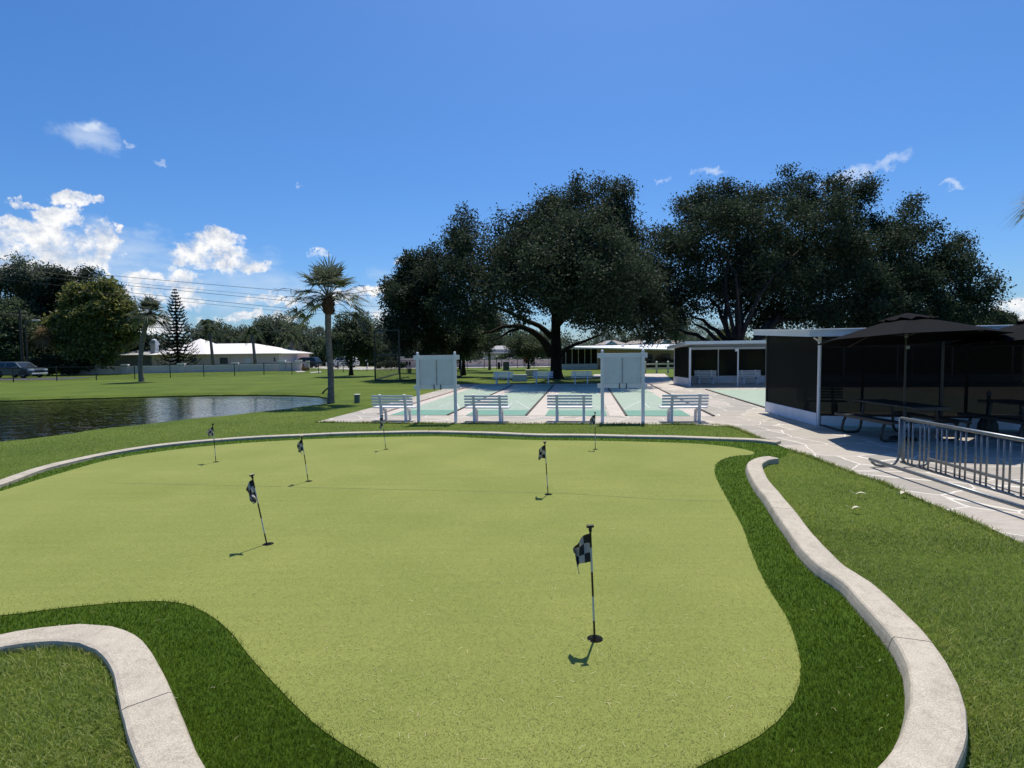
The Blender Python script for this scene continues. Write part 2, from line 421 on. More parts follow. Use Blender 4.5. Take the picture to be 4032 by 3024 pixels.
def groundmat(name, stops, scales, rough=0.9, bs=(90, 0.6), spec=0.2):
    mt, nt, b = new_mat(name); v = coords(nt)
    a = noise(nt, v, scales[0], 6, 0.6); d = noise(nt, v, scales[1], 4, 0.6)
    mm = N(nt, 'ShaderNodeMath', operation='MULTIPLY_ADD'); L(nt, a, mm.inputs[0]); mm.inputs[1].default_value = 0.5
    h = N(nt, 'ShaderNodeMath', operation='MULTIPLY'); L(nt, d, h.inputs[0]); h.inputs[1].default_value = 0.5
    L(nt, h.outputs[0], mm.inputs[2])
    L(nt, ramp(nt, mm.outputs[0], stops), b.inputs['Base Color'])
    b.inputs['Roughness'].default_value = rough; b.inputs['Specular IOR Level'].default_value = spec
    bump(nt, b, noise(nt, v, bs[0], 4, 0.7), bs[1], 0.02)
    return mt
MT['lawn'] = groundmat('lawn_ground', [(0.36, (0.050, 0.086, 0.007)), (0.50, (0.084, 0.130, 0.011)), (0.64, (0.132, 0.168, 0.022))], (0.35, 14), 0.9, (45, 1.0))
MT['fringe'] = groundmat('fringe_turf', [(0.35, (0.050, 0.105, 0.004)), (0.65, (0.085, 0.160, 0.009))], (1.2, 120), 0.9, (160, 0.9))
def greenmat():
    mt, nt, b = new_mat('putting_turf'); v = coords(nt)
    f = noise(nt, v, 190, 3, 0.7); mid = noise(nt, v, 28, 4, 0.6); big = noise(nt, v, 0.7, 4, 0.5)
    st = N(nt, 'ShaderNodeMapping'); st.inputs['Scale'].default_value = (0.6, 9, 1); L(nt, v, st.inputs[0])
    band = noise(nt, st.outputs[0], 1.0, 3, 0.5)
    c = ramp(nt, f, [(0.30, (0.154, 0.183, 0.038)), (0.5, (0.214, 0.243, 0.060)), (0.68, (0.274, 0.298, 0.094))])
    c = mixc(nt, 1.0, c, ramp(nt, mid, [(0.3, (0.90, 0.91, 0.88)), (0.7, (1.08, 1.07, 1.08))]), 'MULTIPLY')
    c = mixc(nt, 1.0, c, ramp(nt, big, [(0.3, (0.89, 0.91, 0.86)), (0.7, (1.09, 1.06, 1.08))]), 'MULTIPLY')
    c = mixc(nt, 1.0, c, ramp(nt, band, [(0.3, (0.96, 0.96, 0.95)), (0.7, (1.03, 1.03, 1.03))]), 'MULTIPLY')
    L(nt, c, b.inputs['Base Color']); b.inputs['Roughness'].default_value = 0.85; b.inputs['Specular IOR Level'].default_value = 0.15
    bump(nt, b, f, 0.32, 0.006)
    return mt
MT['green'] = greenmat()
def concmat(name, base, fleck=0.25):
    mt, nt, b = new_mat(name); v = coords(nt)
    a = noise(nt, v, 3, 6, 0.65); f = noise(nt, v, 130, 3, 0.7); s = noise(nt, v, 11, 5, 0.7)
    c = ramp(nt, a, [(0.3, tuple(x * 0.82 for x in base)), (0.7, tuple(x * 1.1 for x in base))])
    c = mixc(nt, 1.0, c, ramp(nt, f, [(0.3, (1 - fleck,) * 3), (0.7, (1 + fleck * 0.7,) * 3)]), 'MULTIPLY')
    c = mixc(nt, 1.0, c, ramp(nt, s, [(0.34, (0.82, 0.81, 0.78)), (0.5, (1, 1, 1))]), 'MULTIPLY')
    L(nt, c, b.inputs['Base Color']); b.inputs['Roughness'].default_value = 0.62; b.inputs['Specular IOR Level'].default_value = 0.4
    bump(nt, b, f, 0.5, 0.004)
    return mt
MT['kerb'] = concmat('kerb_concrete', (0.50, 0.44, 0.35), .40)
MT['walk'] = concmat('walk_concrete', (0.58, 0.515, 0.455), 0.08)
def patiomat():
    mt, nt, b = new_mat('flagstone_patio'); v = coords(nt)
    wv = N(nt, 'ShaderNodeTexNoise'); wv.inputs['Scale'].default_value = 1.6; L(nt, v, wv.inputs['Vector'])
    off = N(nt, 'ShaderNodeVectorMath', operation='MULTIPLY_ADD'); L(nt, wv.outputs['Color'], off.inputs[0]); off.inputs[1].default_value = (0.22, 0.22, 0); L(nt, v, off.inputs[2])
    vo = N(nt, 'ShaderNodeTexVoronoi', feature='DISTANCE_TO_EDGE'); vo.inputs['Scale'].default_value = 1.05; L(nt, off.outputs[0], vo.inputs['Vector'])
    vc = N(nt, 'ShaderNodeTexVoronoi'); vc.inputs['Scale'].default_value = 1.05; L(nt, off.outputs[0], vc.inputs['Vector'])
    sepc = N(nt, 'ShaderNodeSeparateColor'); L(nt, vc.outputs['Color'], sepc.inputs[0])
    stone = ramp(nt, sepc.outputs[0], [(0, (0.31, 0.285, 0.25)), (0.5, (0.38, 0.345, 0.30)), (1, (0.45, 0.40, 0.34))])
    st = N(nt, 'ShaderNodeMapping'); st.inputs['Scale'].default_value = (2, 7, 1); L(nt, v, st.inputs[0])
    stone = mixc(nt, 1.0, stone, ramp(nt, noise(nt, st.outputs[0], 2.0, 6, 0.7), [(0.3, (0.80, 0.79, 0.78)), (0.7, (1.14, 1.14, 1.14))]), 'MULTIPLY')
    ln = ramp(nt, vo.outputs['Distance'], [(0.0, 1.0), (0.009, 1.0), (0.016, 0.0)])
    c = mixc(nt, ln, stone, (0.66, 0.625, 0.56))
    c = mixc(nt, 1.0, c, ramp(nt, noise(nt, v, 70, 3, 0.7), [(0.3, (0.9, 0.9, 0.9)), (0.7, (1.08, 1.08, 1.08))]), 'MULTIPLY')
    L(nt, c, b.inputs['Base Color']); b.inputs['Roughness'].default_value = 0.7
    bump(nt, b, noise(nt, v, 40, 4), 0.25, 0.006)
    return mt
MT['patio'] = patiomat()
def lanemat(name, c0, c1):
    mt, nt, b = new_mat(name); v = coords(nt)
    st = N(nt, 'ShaderNodeMapping'); st.inputs['Scale'].default_value = (1.2, 1.2, 1); L(nt, v, st.inputs[0])
    n = noise(nt, st.outputs[0], 1.6, 7, 0.7)
    L(nt, ramp(nt, n, [(0.3, c0), (0.7, c1)]), b.inputs['Base Color']); b.inputs['Roughness'].default_value = 0.5
    return mt
MT['lane'] = lanemat('faded_teal_court', (0.30, 0.395, 0.30), (0.39, 0.48, 0.385))
MT['lanedark'] = lanemat('fresh_teal_court', (0.12, 0.29, 0.215), (0.165, 0.335, 0.255))
MT['lanemark'] = simple('court_line_paint', (0.66, 0.70, 0.68), 0.6, 0.12, 9)
MT['gutter_shade'] = simple('dark_gutter_shade', (0.045, 0.040, 0.038), 0.8, 0.3, 6)  # shade of the lane gutters, put into the colour
MT['redgutter_shade'] = simple('red_brown_gutter_shade', (0.19, 0.12, 0.11), 0.8, 0.2, 6)  # brownish shade of the step left of the lanes, as colour
MT['drive'] = concmat('drive_concrete', (0.50, 0.46, 0.41), 0.05)
MT['asphalt'] = simple('asphalt', (0.06, 0.06, 0.062), 0.9, 0.2, 5)
def watermat():
    mt, nt, b = new_mat('pond_water'); v = coords(nt)
    b.inputs['Base Color'].default_value = (0.012, 0.014, 0.006, 1); b.inputs['Roughness'].default_value = 0.015
    b.inputs['Specular IOR Level'].default_value = 0.65
    st = N(nt, 'ShaderNodeMapping'); st.inputs['Scale'].default_value = (0.55, 1.5, 1); st.inputs['Rotation'].default_value = (0, 0, 0.35); L(nt, v, st.inputs[0])
    h = N(nt, 'ShaderNodeMath', operation='MULTIPLY_ADD'); L(nt, noise(nt, st.outputs[0], 5.0, 2, 0.5), h.inputs[0]); h.inputs[1].default_value = 0.6
    L(nt, noise(nt, st.outputs[0], 2.2, 3, 0.5), h.inputs[2])
    bump(nt, b, h.outputs[0], 0.33, 0.05)
    return mt
MT['water'] = watermat()
# ------------------------------------------------------------------ outlines on the ground (from the photograph, projected to the level ground)
KH = 0.10                                                    # kerb height
kback = [Q(x, y, .06) for x, y in [(-260,1140),(-120,1083),(0,1041),(60,1019),(120,1002),(250,974),(400,954),(550,943),(700,936),(830,932),(950,931),(1040,933),(1150,937),(1300,939),(1450,942),(1580,946),(1640,949),(1682,954)]]
kright = [P(2600 + cx * .7982, 1700 + cy * .7982, KH) for cx, cy in [(560,124),(508,130),(470,150),(466,175),(494,235),(565,325),(655,445),(745,560),(845,660),(965,735),(1085,850),(1205,975),(1292,1095),(1350,1230),(1368,1370),(1345,1500),(1295,1610),(1230,1700),(1130,1800)]]
kleft = [P(cx * .7233, 2200 + cy * .7233, KH) for cx, cy in [(-420,600),(-200,495),(0,440),(200,410),(380,396),(540,408),(640,450),(712,530),(760,640),(805,780),(855,930),(905,1060),(950,1160),(1010,1290),(1090,1420)]]
kb = spline([(p.x, p.y) for p in kback], .25); kr = spline([(p.x, p.y) for p in kright], .12); kl = spline([(p.x, p.y) for p in kleft], .12)
def flat(l): return [(p.x, p.y) for p in l]
nearclose = [Vector((1.55, 1.35, 0)), Vector((0.9, 1.0, 0)), Vector((0.0, 0.9, 0)), Vector((-0.55, 1.15, 0))]
farclose = [Vector((-9.5, 4.2, 0)), Vector((-10.2, 5.6, 0)), Vector((-9.6, 6.8, 0))]
gap = [Q(1694, 962), Q(1704, 975), Q(1700, 984)]
fr_poly = flat(kb) + [(p.x, p.y) for p in gap] + flat(kr) + flat(nearclose) + flat(kl[::-1]) + flat(farclose)
gpts = [(0,1062),(120,1026),(250,991),(400,969),(550,956),(700,948),(850,944),(950,943),(1040,947),(1150,951),(1300,953),(1430,956),(1520,960),(1590,968),(1628,977),(1622,983),(1585,986),(1557,995),(1545,1008),(1546,1030),(1566,1070),(1588,1110),(1606,1145),(1622,1190),(1643,1240),(1672,1292),(1702,1340),(1720,1390),(1730,1440),(1727,1480),(1712,1520),(1680,1560),(1640,1592),(1590,1620),(1540,1643),(1490,1668),(1400,1720),(1150,1760),(900,1710),(830,1668),(770,1628),(700,1582),(640,1528),(580,1465),(538,1418),(508,1378),(480,1350),(450,1328),(420,1313),(390,1304),(350,1300),(270,1302),(180,1310),(90,1320),(0,1331),(-250,1352),(-520,1330),(-560,1240),(-420,1180),(-200,1120)]
g_poly = flat(spline([(Q(x, y).x, Q(x, y).y) for x, y in gpts], .12, True))
WZ = -0.15
ppts = [(-300,866),(-150,866),(0,864),(130,860),(250,857),(400,853),(550,851),(680,853),(722,857),(737,863),(728,870),(690,879),(640,886),(560,896),(450,908),(350,919),(250,931),(150,944),(60,957),(0,964),(-150,985),(-400,1010)]
pond = spline([(Q(x, y, -.1).x, Q(x, y, -.1).y) for x, y in ppts], .5, True)
pond = [Vector((p.x + 0.10 * math.sin(i * 1.7) + 0.06 * math.sin(i * 4.1), p.y + 0.10 * math.cos(i * 2.3), 0)) for i, p in enumerate(pond)]
pond_poly = flat(pond)
big = [(-1500, -60), (1500, -60), (1500, 3000), (-1500, 3000)]
ground = struct(sheet('lawn_ground', [big, fr_poly, pond_poly], 0.0, MT['lawn']))
fringe = struct(sheet('fringe_turf', [fr_poly, g_poly], 0.0, MT['fringe']))

# flag positions: hole px, flag tip px
FL = [((2343,2518),(2325,2066)), ((1056,2144),(996,1866)), ((2159,1948),(2146,1737)), ((1216,1896),(1189,1715)), ((851,1820),(838,1668)), ((1521,1770),(1505,1632)), ((2344,1770),(2343,1622))]
holes = [P(*h) for h, t in FL]
HR = 0.056
hl = [[(c.x + HR * math.cos(2 * PI * k / 20), c.y + HR * math.sin(2 * PI * k / 20)) for k in range(20)] for c in holes]
green = struct(sheet('putting_green', [g_poly] + hl, 0.006, MT['green']))
# faint seam across the turf
sm = MB(); pts = [Q(x, y) for x, y in [(230,1044),(520,1050),(760,1056),(1000,1062),(1200,1066),(1420,1079),(1560,1084)]]
sp_ = spline([(p.x, p.y) for p in pts], .3)
for a, b in zip(sp_[:-1], sp_[1:]): sm.quad((a.x, a.y - .006, .0085), (b.x, b.y - .006, .0085), (b.x, b.y + .006, .0085), (a.x, a.y + .006, .0085))
seam = obj('seam', sm, simple('turf_seam', (0.19, 0.235, 0.075), .9, .2), green)
# pond bank and water
bk = MB(); n = len(pond)
cen = sum(pond, Vector()) / n
inner = [p + (cen - p).normalized() * 0.42 for p in pond]; lip = [p + (cen - p).normalized() * 0.40 for p in pond]; deep = [p + (cen - p).normalized() * 0.9 for p in pond]
vs = [(p.x, p.y, 0) for p in pond] + [(p.x, p.y, WZ + .035) for p in inner] + [(p.x, p.y, -1.0) for p in deep]
fs = []
bk.add(vs[:2 * n], [(i, n + i, n + (i + 1) % n, (i + 1) % n) for i in range(n)]); struct(obj('grass_bank', bk, MT['lawn']))
bk = MB(); bk.add([(p.x, p.y, WZ + .035) for p in inner] + [(p.x, p.y, WZ - .06) for p in lip] + vs[2 * n:], [f for i in range(n) for f in ((i, n + i, n + (i + 1) % n, (i + 1) % n), (n + i, 2 * n + i, 2 * n + (i + 1) % n, n + (i + 1) % n))]); struct(obj('pond_bank', bk, MT['soil']))
struct(sheet('pond_water', [[(p.x, p.y) for p in [q + (q - cen).normalized() * 0.02 for q in pond]]], WZ, MT['water']))
struct(sheet('pond_bed', [[(p.x, p.y) for p in deep]], -0.99, MT['soil']))

# the grassy corner inside the hooked kerb lies a little higher, close to the kerb's top
def offs(line, d):
    out = []
    for i, p in enumerate(line):
        t_ = (line[min(i + 1, len(line) - 1)] - line[max(i - 1, 0)]).normalized(); out.append((p.x + t_.y * d, p.y - t_.x * d))
    return out
corner = offs(kl, .112) + [(-1.2, 1.3), (-2.0, .9), (-5.5, .9), (-6.0, 3.0)]
struct(sheet('lawn_corner', [corner], .048, MT['lawn']))
# ------------------------------------------------------------------ kerbs
def kerb(name, line, label, joints, inner_left, seed, face=.135, h=None):
    KH = h or .10
    """swept concrete kerb; inner_left says on which side of the path the slanted face looks"""
    rr = random.Random(seed); sgn = 1 if inner_left else -1
    prof = [(face + .008, -0.05), (face, 0.018), ((face + .112) / 2, KH * .6), (0.112, KH - 0.010), (0.100, KH), (-0.09, KH), (-0.112, KH - 0.006), (-0.118, KH - 0.020), (-0.118, -0.05)]
    d = [0]
    for a, b in zip(line[:-1], line[1:]): d.append(d[-1] + (b - a).length)
    tot = d[-1]; cuts = [0] + [j * tot for j in joints] + [tot]
    def at(s):
        s = min(max(s, 0), tot)
        for i in range(len(d) - 1):
            if s <= d[i + 1]:
                t = (s - d[i]) / max(1e-6, d[i + 1] - d[i]); return line[i].lerp(line[i + 1], t), (line[i + 1] - line[i]).normalized()
        return line[-1], (line[-1] - line[-2]).normalized()
    mb = MB(); np_ = len(prof)
    for c0, c1 in zip(cuts[:-1], cuts[1:]):
        c0 += 0.004; c1 -= 0.004; k = max(2, int((c1 - c0) / 0.11)); rows = []
        for i in range(k + 1):
            s = c0 + (c1 - c0) * i / k; p, _ = at(s); tg = (at(s + .12)[0] - at(s - .12)[0]).normalized()
            nn = Vector((-tg.y, tg.x, 0)) * sgn
            w = 0.004 * math.sin(s * 5 + seed) + rr.uniform(-.002, .002); hz = 0.003 * math.sin(s * 3.1 + 2 * seed)
            rows.append([(p.x + nn.x * (o + (w if o > 0 else -w)), p.y + nn.y * (o + (w if o > 0 else -w)), max(-.05, z + (hz if z > 0 else 0))) for o, z in prof])
        vs = [v for r in rows for v in r]; fs = []
        for i in range(k):
            for q in range(np_ - 1):
                a = i * np_ + q; f = (a, a + 1, a + np_ + 1, a + np_); fs.append(f if sgn > 0 else f[::-1])
        e0 = tuple(range(np_)); e1 = tuple(k * np_ + q for q in range(np_))
        fs.append(e0[::-1] if sgn > 0 else e0); fs.append(e1 if sgn > 0 else e1[::-1])
        mb.add(vs, fs)
    o = obj(name, mb, MT['kerb'], smooth=False); o['kind'] = 'structure'; o['label'] = label
    jm = MB()
    for j in joints:
        p, tg = at(j * tot); nn = Vector((-tg.y, tg.x, 0)) * sgn
        rows = []
        for e in (-.0038, .0038):
            rows.append([(p.x + tg.x * e + nn.x * o_ * .96, p.y + tg.y * e + nn.y * o_ * .96, z - .012 if z > 0 else z) for o_, z in prof])
        jm.add(rows[0] + rows[1], [(q, q + 1, np_ + q + 1, np_ + q) for q in range(np_ - 1)])
    if joints: obj('joint', jm, MT['soil'], o)
    return o
kerb('kerb_strip', kb, 'long low concrete kerb along the far edge of the putting green', [.12, .24, .36, .48, .6, .72, .84, .94], False, 1, .112, .06)
kerb('kerb_strip', kr, 'wide speckled concrete kerb curving down right side of the green', [.135, .43, .80], False, 2)
kerb('kerb_strip', kl, 'short hooked concrete kerb round the grassy corner nearest the camera', [.665], True, 3)

# ------------------------------------------------------------------ court frame
dirc = (P(2300, 1420) - P(2300, 1700)); dirc = Vector((P(2300, 1392).x - P(2300, 1650).x, P(2300, 1392).y - P(2300, 1650).y, 0)).normalized()
rc = Vector((dirc.y, -dirc.x, 0)); RZ = math.atan2(rc.y, rc.x)
c0 = P(1535.6, 1636.5)
def uv(p): q = p - c0; return q.dot(rc), q.dot(dirc)
def C(u, v, z=0.0): p = c0 + rc * u + dirc * v; return Vector((p.x, p.y, z))
patio_pts = [Q(680,912),Q(745,894),Q(800,879),Q(866,861)]
pl = uv(P(1790,1545))[0] - 1.1
pp = [Q(682,912.5)] + [Q(790,914), Q(900,915), Q(1100,916), Q(1300,917), Q(1500,918), Q(1575,922), Q(1640,946), Q(1700,970), Q(1760,990), Q(1850,1024), Q(1905,1042), Q(2000,1085), Q(2110,1130), Q(2230,1186), Q(2400,1260)]
pe = pp[-1]
pp += [Vector((14, pe.y - .5, 0)), Vector((26, 4, 0)), C(32, 24), C(16.5, 24), C(9.2, 17.2), C(-1.0, 17.4), C(-1.55, 17.2), C(-1.55, 9)]
PATIO = [(p.x, p.y) for p in pp]
struct(sheet('patio', [PATIO], 0.012, MT['patio']))
LL = 15.9
def strip(name, u0, u1, v0, v1, z, mat, parent=None, kind=True):
    mb = MB(); mb.quad(C(u0, v0, z), C(u1, v0, z), C(u1, v1, z), C(u0, v1, z))
    o = obj(name, mb, mat, parent)
    if parent is None and kind: struct(o)
    return o
lanes = []
for a, b in (((1535.6,1636.5),(1756,1638)), ((1830.6,1639.5),(2063.6,1641)), ((2144.7,1642),(2392.4,1644.5)), ((2476,1646),(2730.6,1647))):
    lanes.append((uv(P(*a))[0], uv(P(*b))[0]))
print('lanes', lanes, 'pl', pl)
def text_mesh(body, size, c, z):
    cu = bpy.data.curves.new('digit', 'FONT'); cu.body = body; cu.size = size; cu.align_x = 'CENTER'; cu.align_y = 'CENTER'
    o = bpy.data.objects.new('digit', cu); COL.objects.link(o)
    p = C(c[0], c[1], z); o.location = p; o.rotation_euler = (0, 0, RZ + c[2]); cu.materials.append(MT['lanemark']); return o
def lane(u0, u1, first):
    lo = strip('court_lane', u0, u1, 0, LL, 0.018, MT['lane'])
    strip('court_end', u0, u1, 0.01, 1.55, 0.0215, MT['lanedark'], lo); strip('court_end', u0, u1, LL - 1.55, LL - .01, 0.0215, MT['lanedark'], lo)
    um = (u0 + u1) / 2; w = .035
    mb = MB()
    def ln(a, b, w=w):
        a = C(*a, 0.0235); b = C(*b, 0.0235); d = (b - a).normalized(); r = Vector((d.y, -d.x, 0)) * w / 2
        mb.quad(a - r, a + r, b + r, b - r)
    for s in (0, 1):
        V = (lambda x: x) if s == 0 else (lambda x: LL - x)
        b0 = 1.98; hw = .91; tw = .20
        k = 1 if s == 0 else -1
        for d in (0, .457, 1.372, 2.286):
            h = hw * (1 - d / 3.2); ln((um - h, V(b0 + d)), (um + h, V(b0 + d)))
        ln((um - hw, V(b0)), (um - .02, V(b0 + 3.2))); ln((um + hw, V(b0)), (um + .02, V(b0 + 3.2)))
        ln((um, V(b0 + .457)), (um, V(b0 + 2.286)))
        ln((u0 + .02, V(b0 + 4.1)), (u1 - .02, V(b0 + 4.1)))
    obj('court_line', mb, MT['lanemark'], lo)
    for s in (0, 1):
        V = (lambda x: x) if s == 0 else (lambda x: LL - x)
        for t, du, dv in (('7', -.36, .9), ('7', .36, .9), ('8', -.22, 1.83), ('8', .22, 1.83), ('10', 0, 2.52)):
            d = text_mesh(t, .26, (um + du, V(1.98 + dv), 0 if s == 0 else PI), 0.0235); d.parent = lo; d.name = 'digit'
    return lo
for i, (a, b) in enumerate(lanes): lane(a, b, i == 0)
edge_mb = []
def gutter_shade(u, mat, label, v0=0.0, v1=LL, w=.07, h=.03):  # low strip coloured as the shade in a shallow gutter step
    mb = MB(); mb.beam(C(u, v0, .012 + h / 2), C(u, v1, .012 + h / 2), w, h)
    o = obj('lane_gutter_shade', mb, mat); struct(o); return o
for (a, b), (c, d) in zip(lanes[:-1], lanes[1:]): strip('lane_walk', b + .085, c, 0, LL, 0.0165, MT['walk'])
strip('lane_walk', lanes[0][0] - .42, lanes[0][0], 0, LL, 0.0165, MT['walk']); strip('lane_walk', lanes[3][1], lanes[3][1] + .62, 0, LL, 0.0165, MT['walk'])
gutter_shade(lanes[0][1] + .04, MT['gutter_shade'], ''); gutter_shade(lanes[1][1] + .04, MT['gutter_shade'], ''); gutter_shade(lanes[3][0] - .04, MT['gutter_shade'], '')
gutter_shade(lanes[0][0] - .5, MT['redgutter_shade'], '', .3, LL, .14, .012); gutter_shade(lanes[3][1] + .67, MT['gutter_shade'], '', 0, LL, .08)
# second court beyond the walkway, in front of the far shelter
u5 = uv(P(2785, 1535))[0]
strip('court_lane', u5, u5 + 9, uv(P(3010, 1602))[1] - 6, uv(P(2790, 1535))[1], 0.018, MT['lane'])
gutter_shade(u5 - .06, MT['gutter_shade'], '', uv(P(3010, 1602))[1] - 6, uv(P(2790, 1535))[1], .1)
mb = MB(); mb.quad(C(-1.2, LL + .15, .02), C(8.6, LL + .15, .02), C(8.6, LL + .30, .02), C(-1.2, LL + .30, .02)); struct(obj('court_end_line', mb, MT['lanemark']))

# ------------------------------------------------------------------ golf flags
def checker():
    mt, nt, b = new_mat('checkered_cloth'); uvn = N(nt, 'ShaderNodeTexCoord').outputs['UV']
    sp = N(nt, 'ShaderNodeSeparateXYZ'); L(nt, uvn, sp.inputs[0]); fl = []
    for o_, k_ in ((sp.outputs[0], 3.999), (sp.outputs[1], 2.999)):
        m1 = N(nt, 'ShaderNodeMath', operation='MULTIPLY'); L(nt, o_, m1.inputs[0]); m1.inputs[1].default_value = k_
        m2 = N(nt, 'ShaderNodeMath', operation='FLOOR'); L(nt, m1.outputs[0], m2.inputs[0]); fl.append(m2.outputs[0])
    ad = N(nt, 'ShaderNodeMath', operation='ADD'); L(nt, fl[0], ad.inputs[0]); L(nt, fl[1], ad.inputs[1])
    md = N(nt, 'ShaderNodeMath', operation='MODULO'); L(nt, ad.outputs[0], md.inputs[0]); md.inputs[1].default_value = 2
    ck = mixc(nt, md.outputs[0], (.012, .012, .013), (.33, .33, .32))
    L(nt, ck, b.inputs['Base Color']); b.inputs['Roughness'].default_value = .7
    t = N(nt, 'ShaderNodeBsdfTranslucent'); L(nt, ck, t.inputs[0]); mx = N(nt, 'ShaderNodeMixShader'); mx.inputs[0].default_value = .12
    L(nt, b.outputs[0], mx.inputs[1]); L(nt, t.outputs[0], mx.inputs[2]); L(nt, mx.outputs[0], nt.nodes['Material Output'].inputs[0]); return mt
MT['check'] = checker()
def polemat():
    mt, nt, b = new_mat('striped_pole'); v = coords(nt); sp = N(nt, 'ShaderNodeSeparateXYZ'); L(nt, v, sp.inputs[0])
    a = N(nt, 'ShaderNodeMath', operation='MULTIPLY_ADD'); L(nt, sp.outputs[2], a.inputs[0]); a.inputs[1].default_value = 1 / .31; a.inputs[2].default_value = -.12
    f = N(nt, 'ShaderNodeMath', operation='FRACT'); L(nt, a.outputs[0], f.inputs[0])
    l = N(nt, 'ShaderNodeMath', operation='LESS_THAN'); L(nt, f.outputs[0], l.inputs[0]); l.inputs[1].default_value = .5
    L(nt, mixc(nt, l.outputs[0], (.55, .55, .52), (.012, .012, .012)), b.inputs['Base Color']); b.inputs['Roughness'].default_value = .35; return mt
MT['pole'] = polemat()
MT['cup'] = simple('hole_cup', (.20, .17, .12), .8, .3, 20)
FH = 0.80
def flagcloth(kind):
    W_, H_ = .235, .180; nu, nv = 26, 12; mb = MB(); mb.uv = []
    for j in range(nv + 1):
        for i in range(nu + 1):
            s = i / nu; t = j / nv
            droop = {0: .78, 1: 1.1, 2: .82, 3: 1.05, 4: .60, 5: 1.1, 6: .85}[kind]
            a = droop * (0.25 + 1.0 * s)                       # hangs more towards the fly
            x = -W_ * s * math.cos(min(1.35, a)) * (.78 - .14 * t * s) - .004; z = FH - .055 - H_ * t * (1 - .42 * s) - W_ * s * math.sin(min(1.35, a)) * .62 + .012 * s * math.sin(6 * t + kind)
            y = .040 * s * math.sin(s * 9 + t * 3.2 + kind) + .045 * s * math.sin(kind * 2.1 + 4.5 * t)
            x += .012 * s * math.sin(5 * t + kind)
            mb.v.append((x, y, z)); mb.uv.append((s, t))
    for j in range(nv):
        for i in range(nu):
            a = j * (nu + 1) + i; mb.f.append((a, a + 1, a + nu + 2, a + nu + 1))
    return mb
FLAB = ['checkered practice flag nearest the camera, in the front right hole', 'leaning checkered flag in the front left hole of the green', 'middle checkered flag upright behind the front right one',
        'leaning checkered flag in the middle left of the green', 'checkered flag in far left hole, diamond-shaped cloth close to the pond', 'leaning checkered flag in front of the leftmost near bench', 'upright checkered flag at the far edge in front of third bench']
for i, ((h, t), c) in enumerate(zip(FL, holes)):
    top = D(t[0], t[1], c.y + (0.02 if i in (0, 2, 6) else -0.02)); ln_ = max(.5, (top - c).length); k = ln_ / FH
    tt = thing('golf_flag', FLAB[i], 'golf flag', (c.x, c.y, -.08), 0, 'practice flags on the putting green')
    mp = MB(); mp.lathe([(.0068, 0), (.0068, FH - .04)], n=10); p = obj('pole', mp, MT['pole'], tt)
    kn = MB(); kn.lathe([(.004, FH - .045), (.010, FH - .043), (.011, FH - .022), (.009, FH - .018)], n=12); kn.tube([(-.021, 0, FH - .010), (-.0215, 0, FH - .010), (.0215, 0, FH - .010), (.022, 0, FH - .010)], [.005, .0105, .0105, .005], 10)
    obj('handle', kn, MT['black'], tt, smooth=False)
    fm = flagcloth(i)
    obj('flag', fm, MT['check'], tt, smooth=True)
    d = (top - c); d.z += 0.0
    q = Vector((0, 0, 1)).rotation_difference(d.normalized())
    rot = q.to_matrix() @ Matrix.Rotation({0: .15, 1: .9, 2: .1, 3: .8, 4: -.3, 5: .6, 6: 0.1}[i], 3, 'Z')
    sc = (d.length + .08) / FH
    tt.rotation_euler = rot.to_euler(); tt.scale = (sc, sc, sc)
    hm = MB(); hm.lathe([(HR, 0.006), (HR, -.10)], (c.x, c.y, 0), 20, False); hm.add([(c.x + HR * math.cos(2 * PI * j / 20), c.y + HR * math.sin(2 * PI * j / 20), -.10) for j in range(20)], [tuple(range(20))])
    hc = obj('hole_cup', hm, MT['cup']); struct(hc)

# ------------------------------------------------------------------ benches
def make_bench(loc, rz, label, group):
    """local frame: +x along the bench, back at y=0, seat towards +y"""
    t = thing('park_bench', label, 'bench', loc, rz, group); L_ = 1.27
    for k in range(4):
        m_ = MB(); z = .50 + k * .083; y = -.008 - (z - .4) * .16
        m_.box((0, y + .03, z), (L_, .032, .058)); obj('back_slat', m_, MT['whitevinyl'], t, bevel=.006)
    for k in range(3):
        m_ = MB(); m_.box((0, .115 + k * .125, .405), (L_ + .02, .115, .034)); obj('seat_slat', m_, MT['whitevinyl'], t, bevel=.006)
    for sx in (-.36, .40):
        m_ = MB(); m_.beam((sx, .045, 0), (sx, .03, .40), .075, .085, (0, 1, 0)); m_.beam((sx, .03, .40), (sx, -.075, .80), .075, .06, (0, 1, 0))
        obj('back_post', m_, MT['white'], t, bevel=.008)
        m_ = MB(); m_.beam((sx, .40, 0), (sx, .36, .30), .07, .07, (0, 1, 0)); m_.beam((sx, .36, .30), (sx, .05, .345), .07, .07); m_.beam((sx, .02, .375), (sx, .44, .375), .06, .03)
        obj('front_leg', m_, MT['white'], t, bevel=.008)
    return t
def yaw(dvec): return math.atan2(dvec.y, dvec.x)
BRZ = RZ
b1 = P(1546, 1661); proto = make_bench((b1.x, b1.y, .012), BRZ - .03, 'white slatted bench at left end of the near row', 'white benches along the near end of the courts')
for p, r, lab in (((1915,1664), -.02, 'white slatted bench between the two scoreboards, nearer the left one'), ((2243,1663.5), 0, 'white slatted bench just left of the right scoreboard'), ((2697,1665), .10, 'white slatted bench right of the right scoreboard, beside the walkway')):
    q = P(*p); dup(proto, (q.x, q.y, .012), BRZ + r, lab)
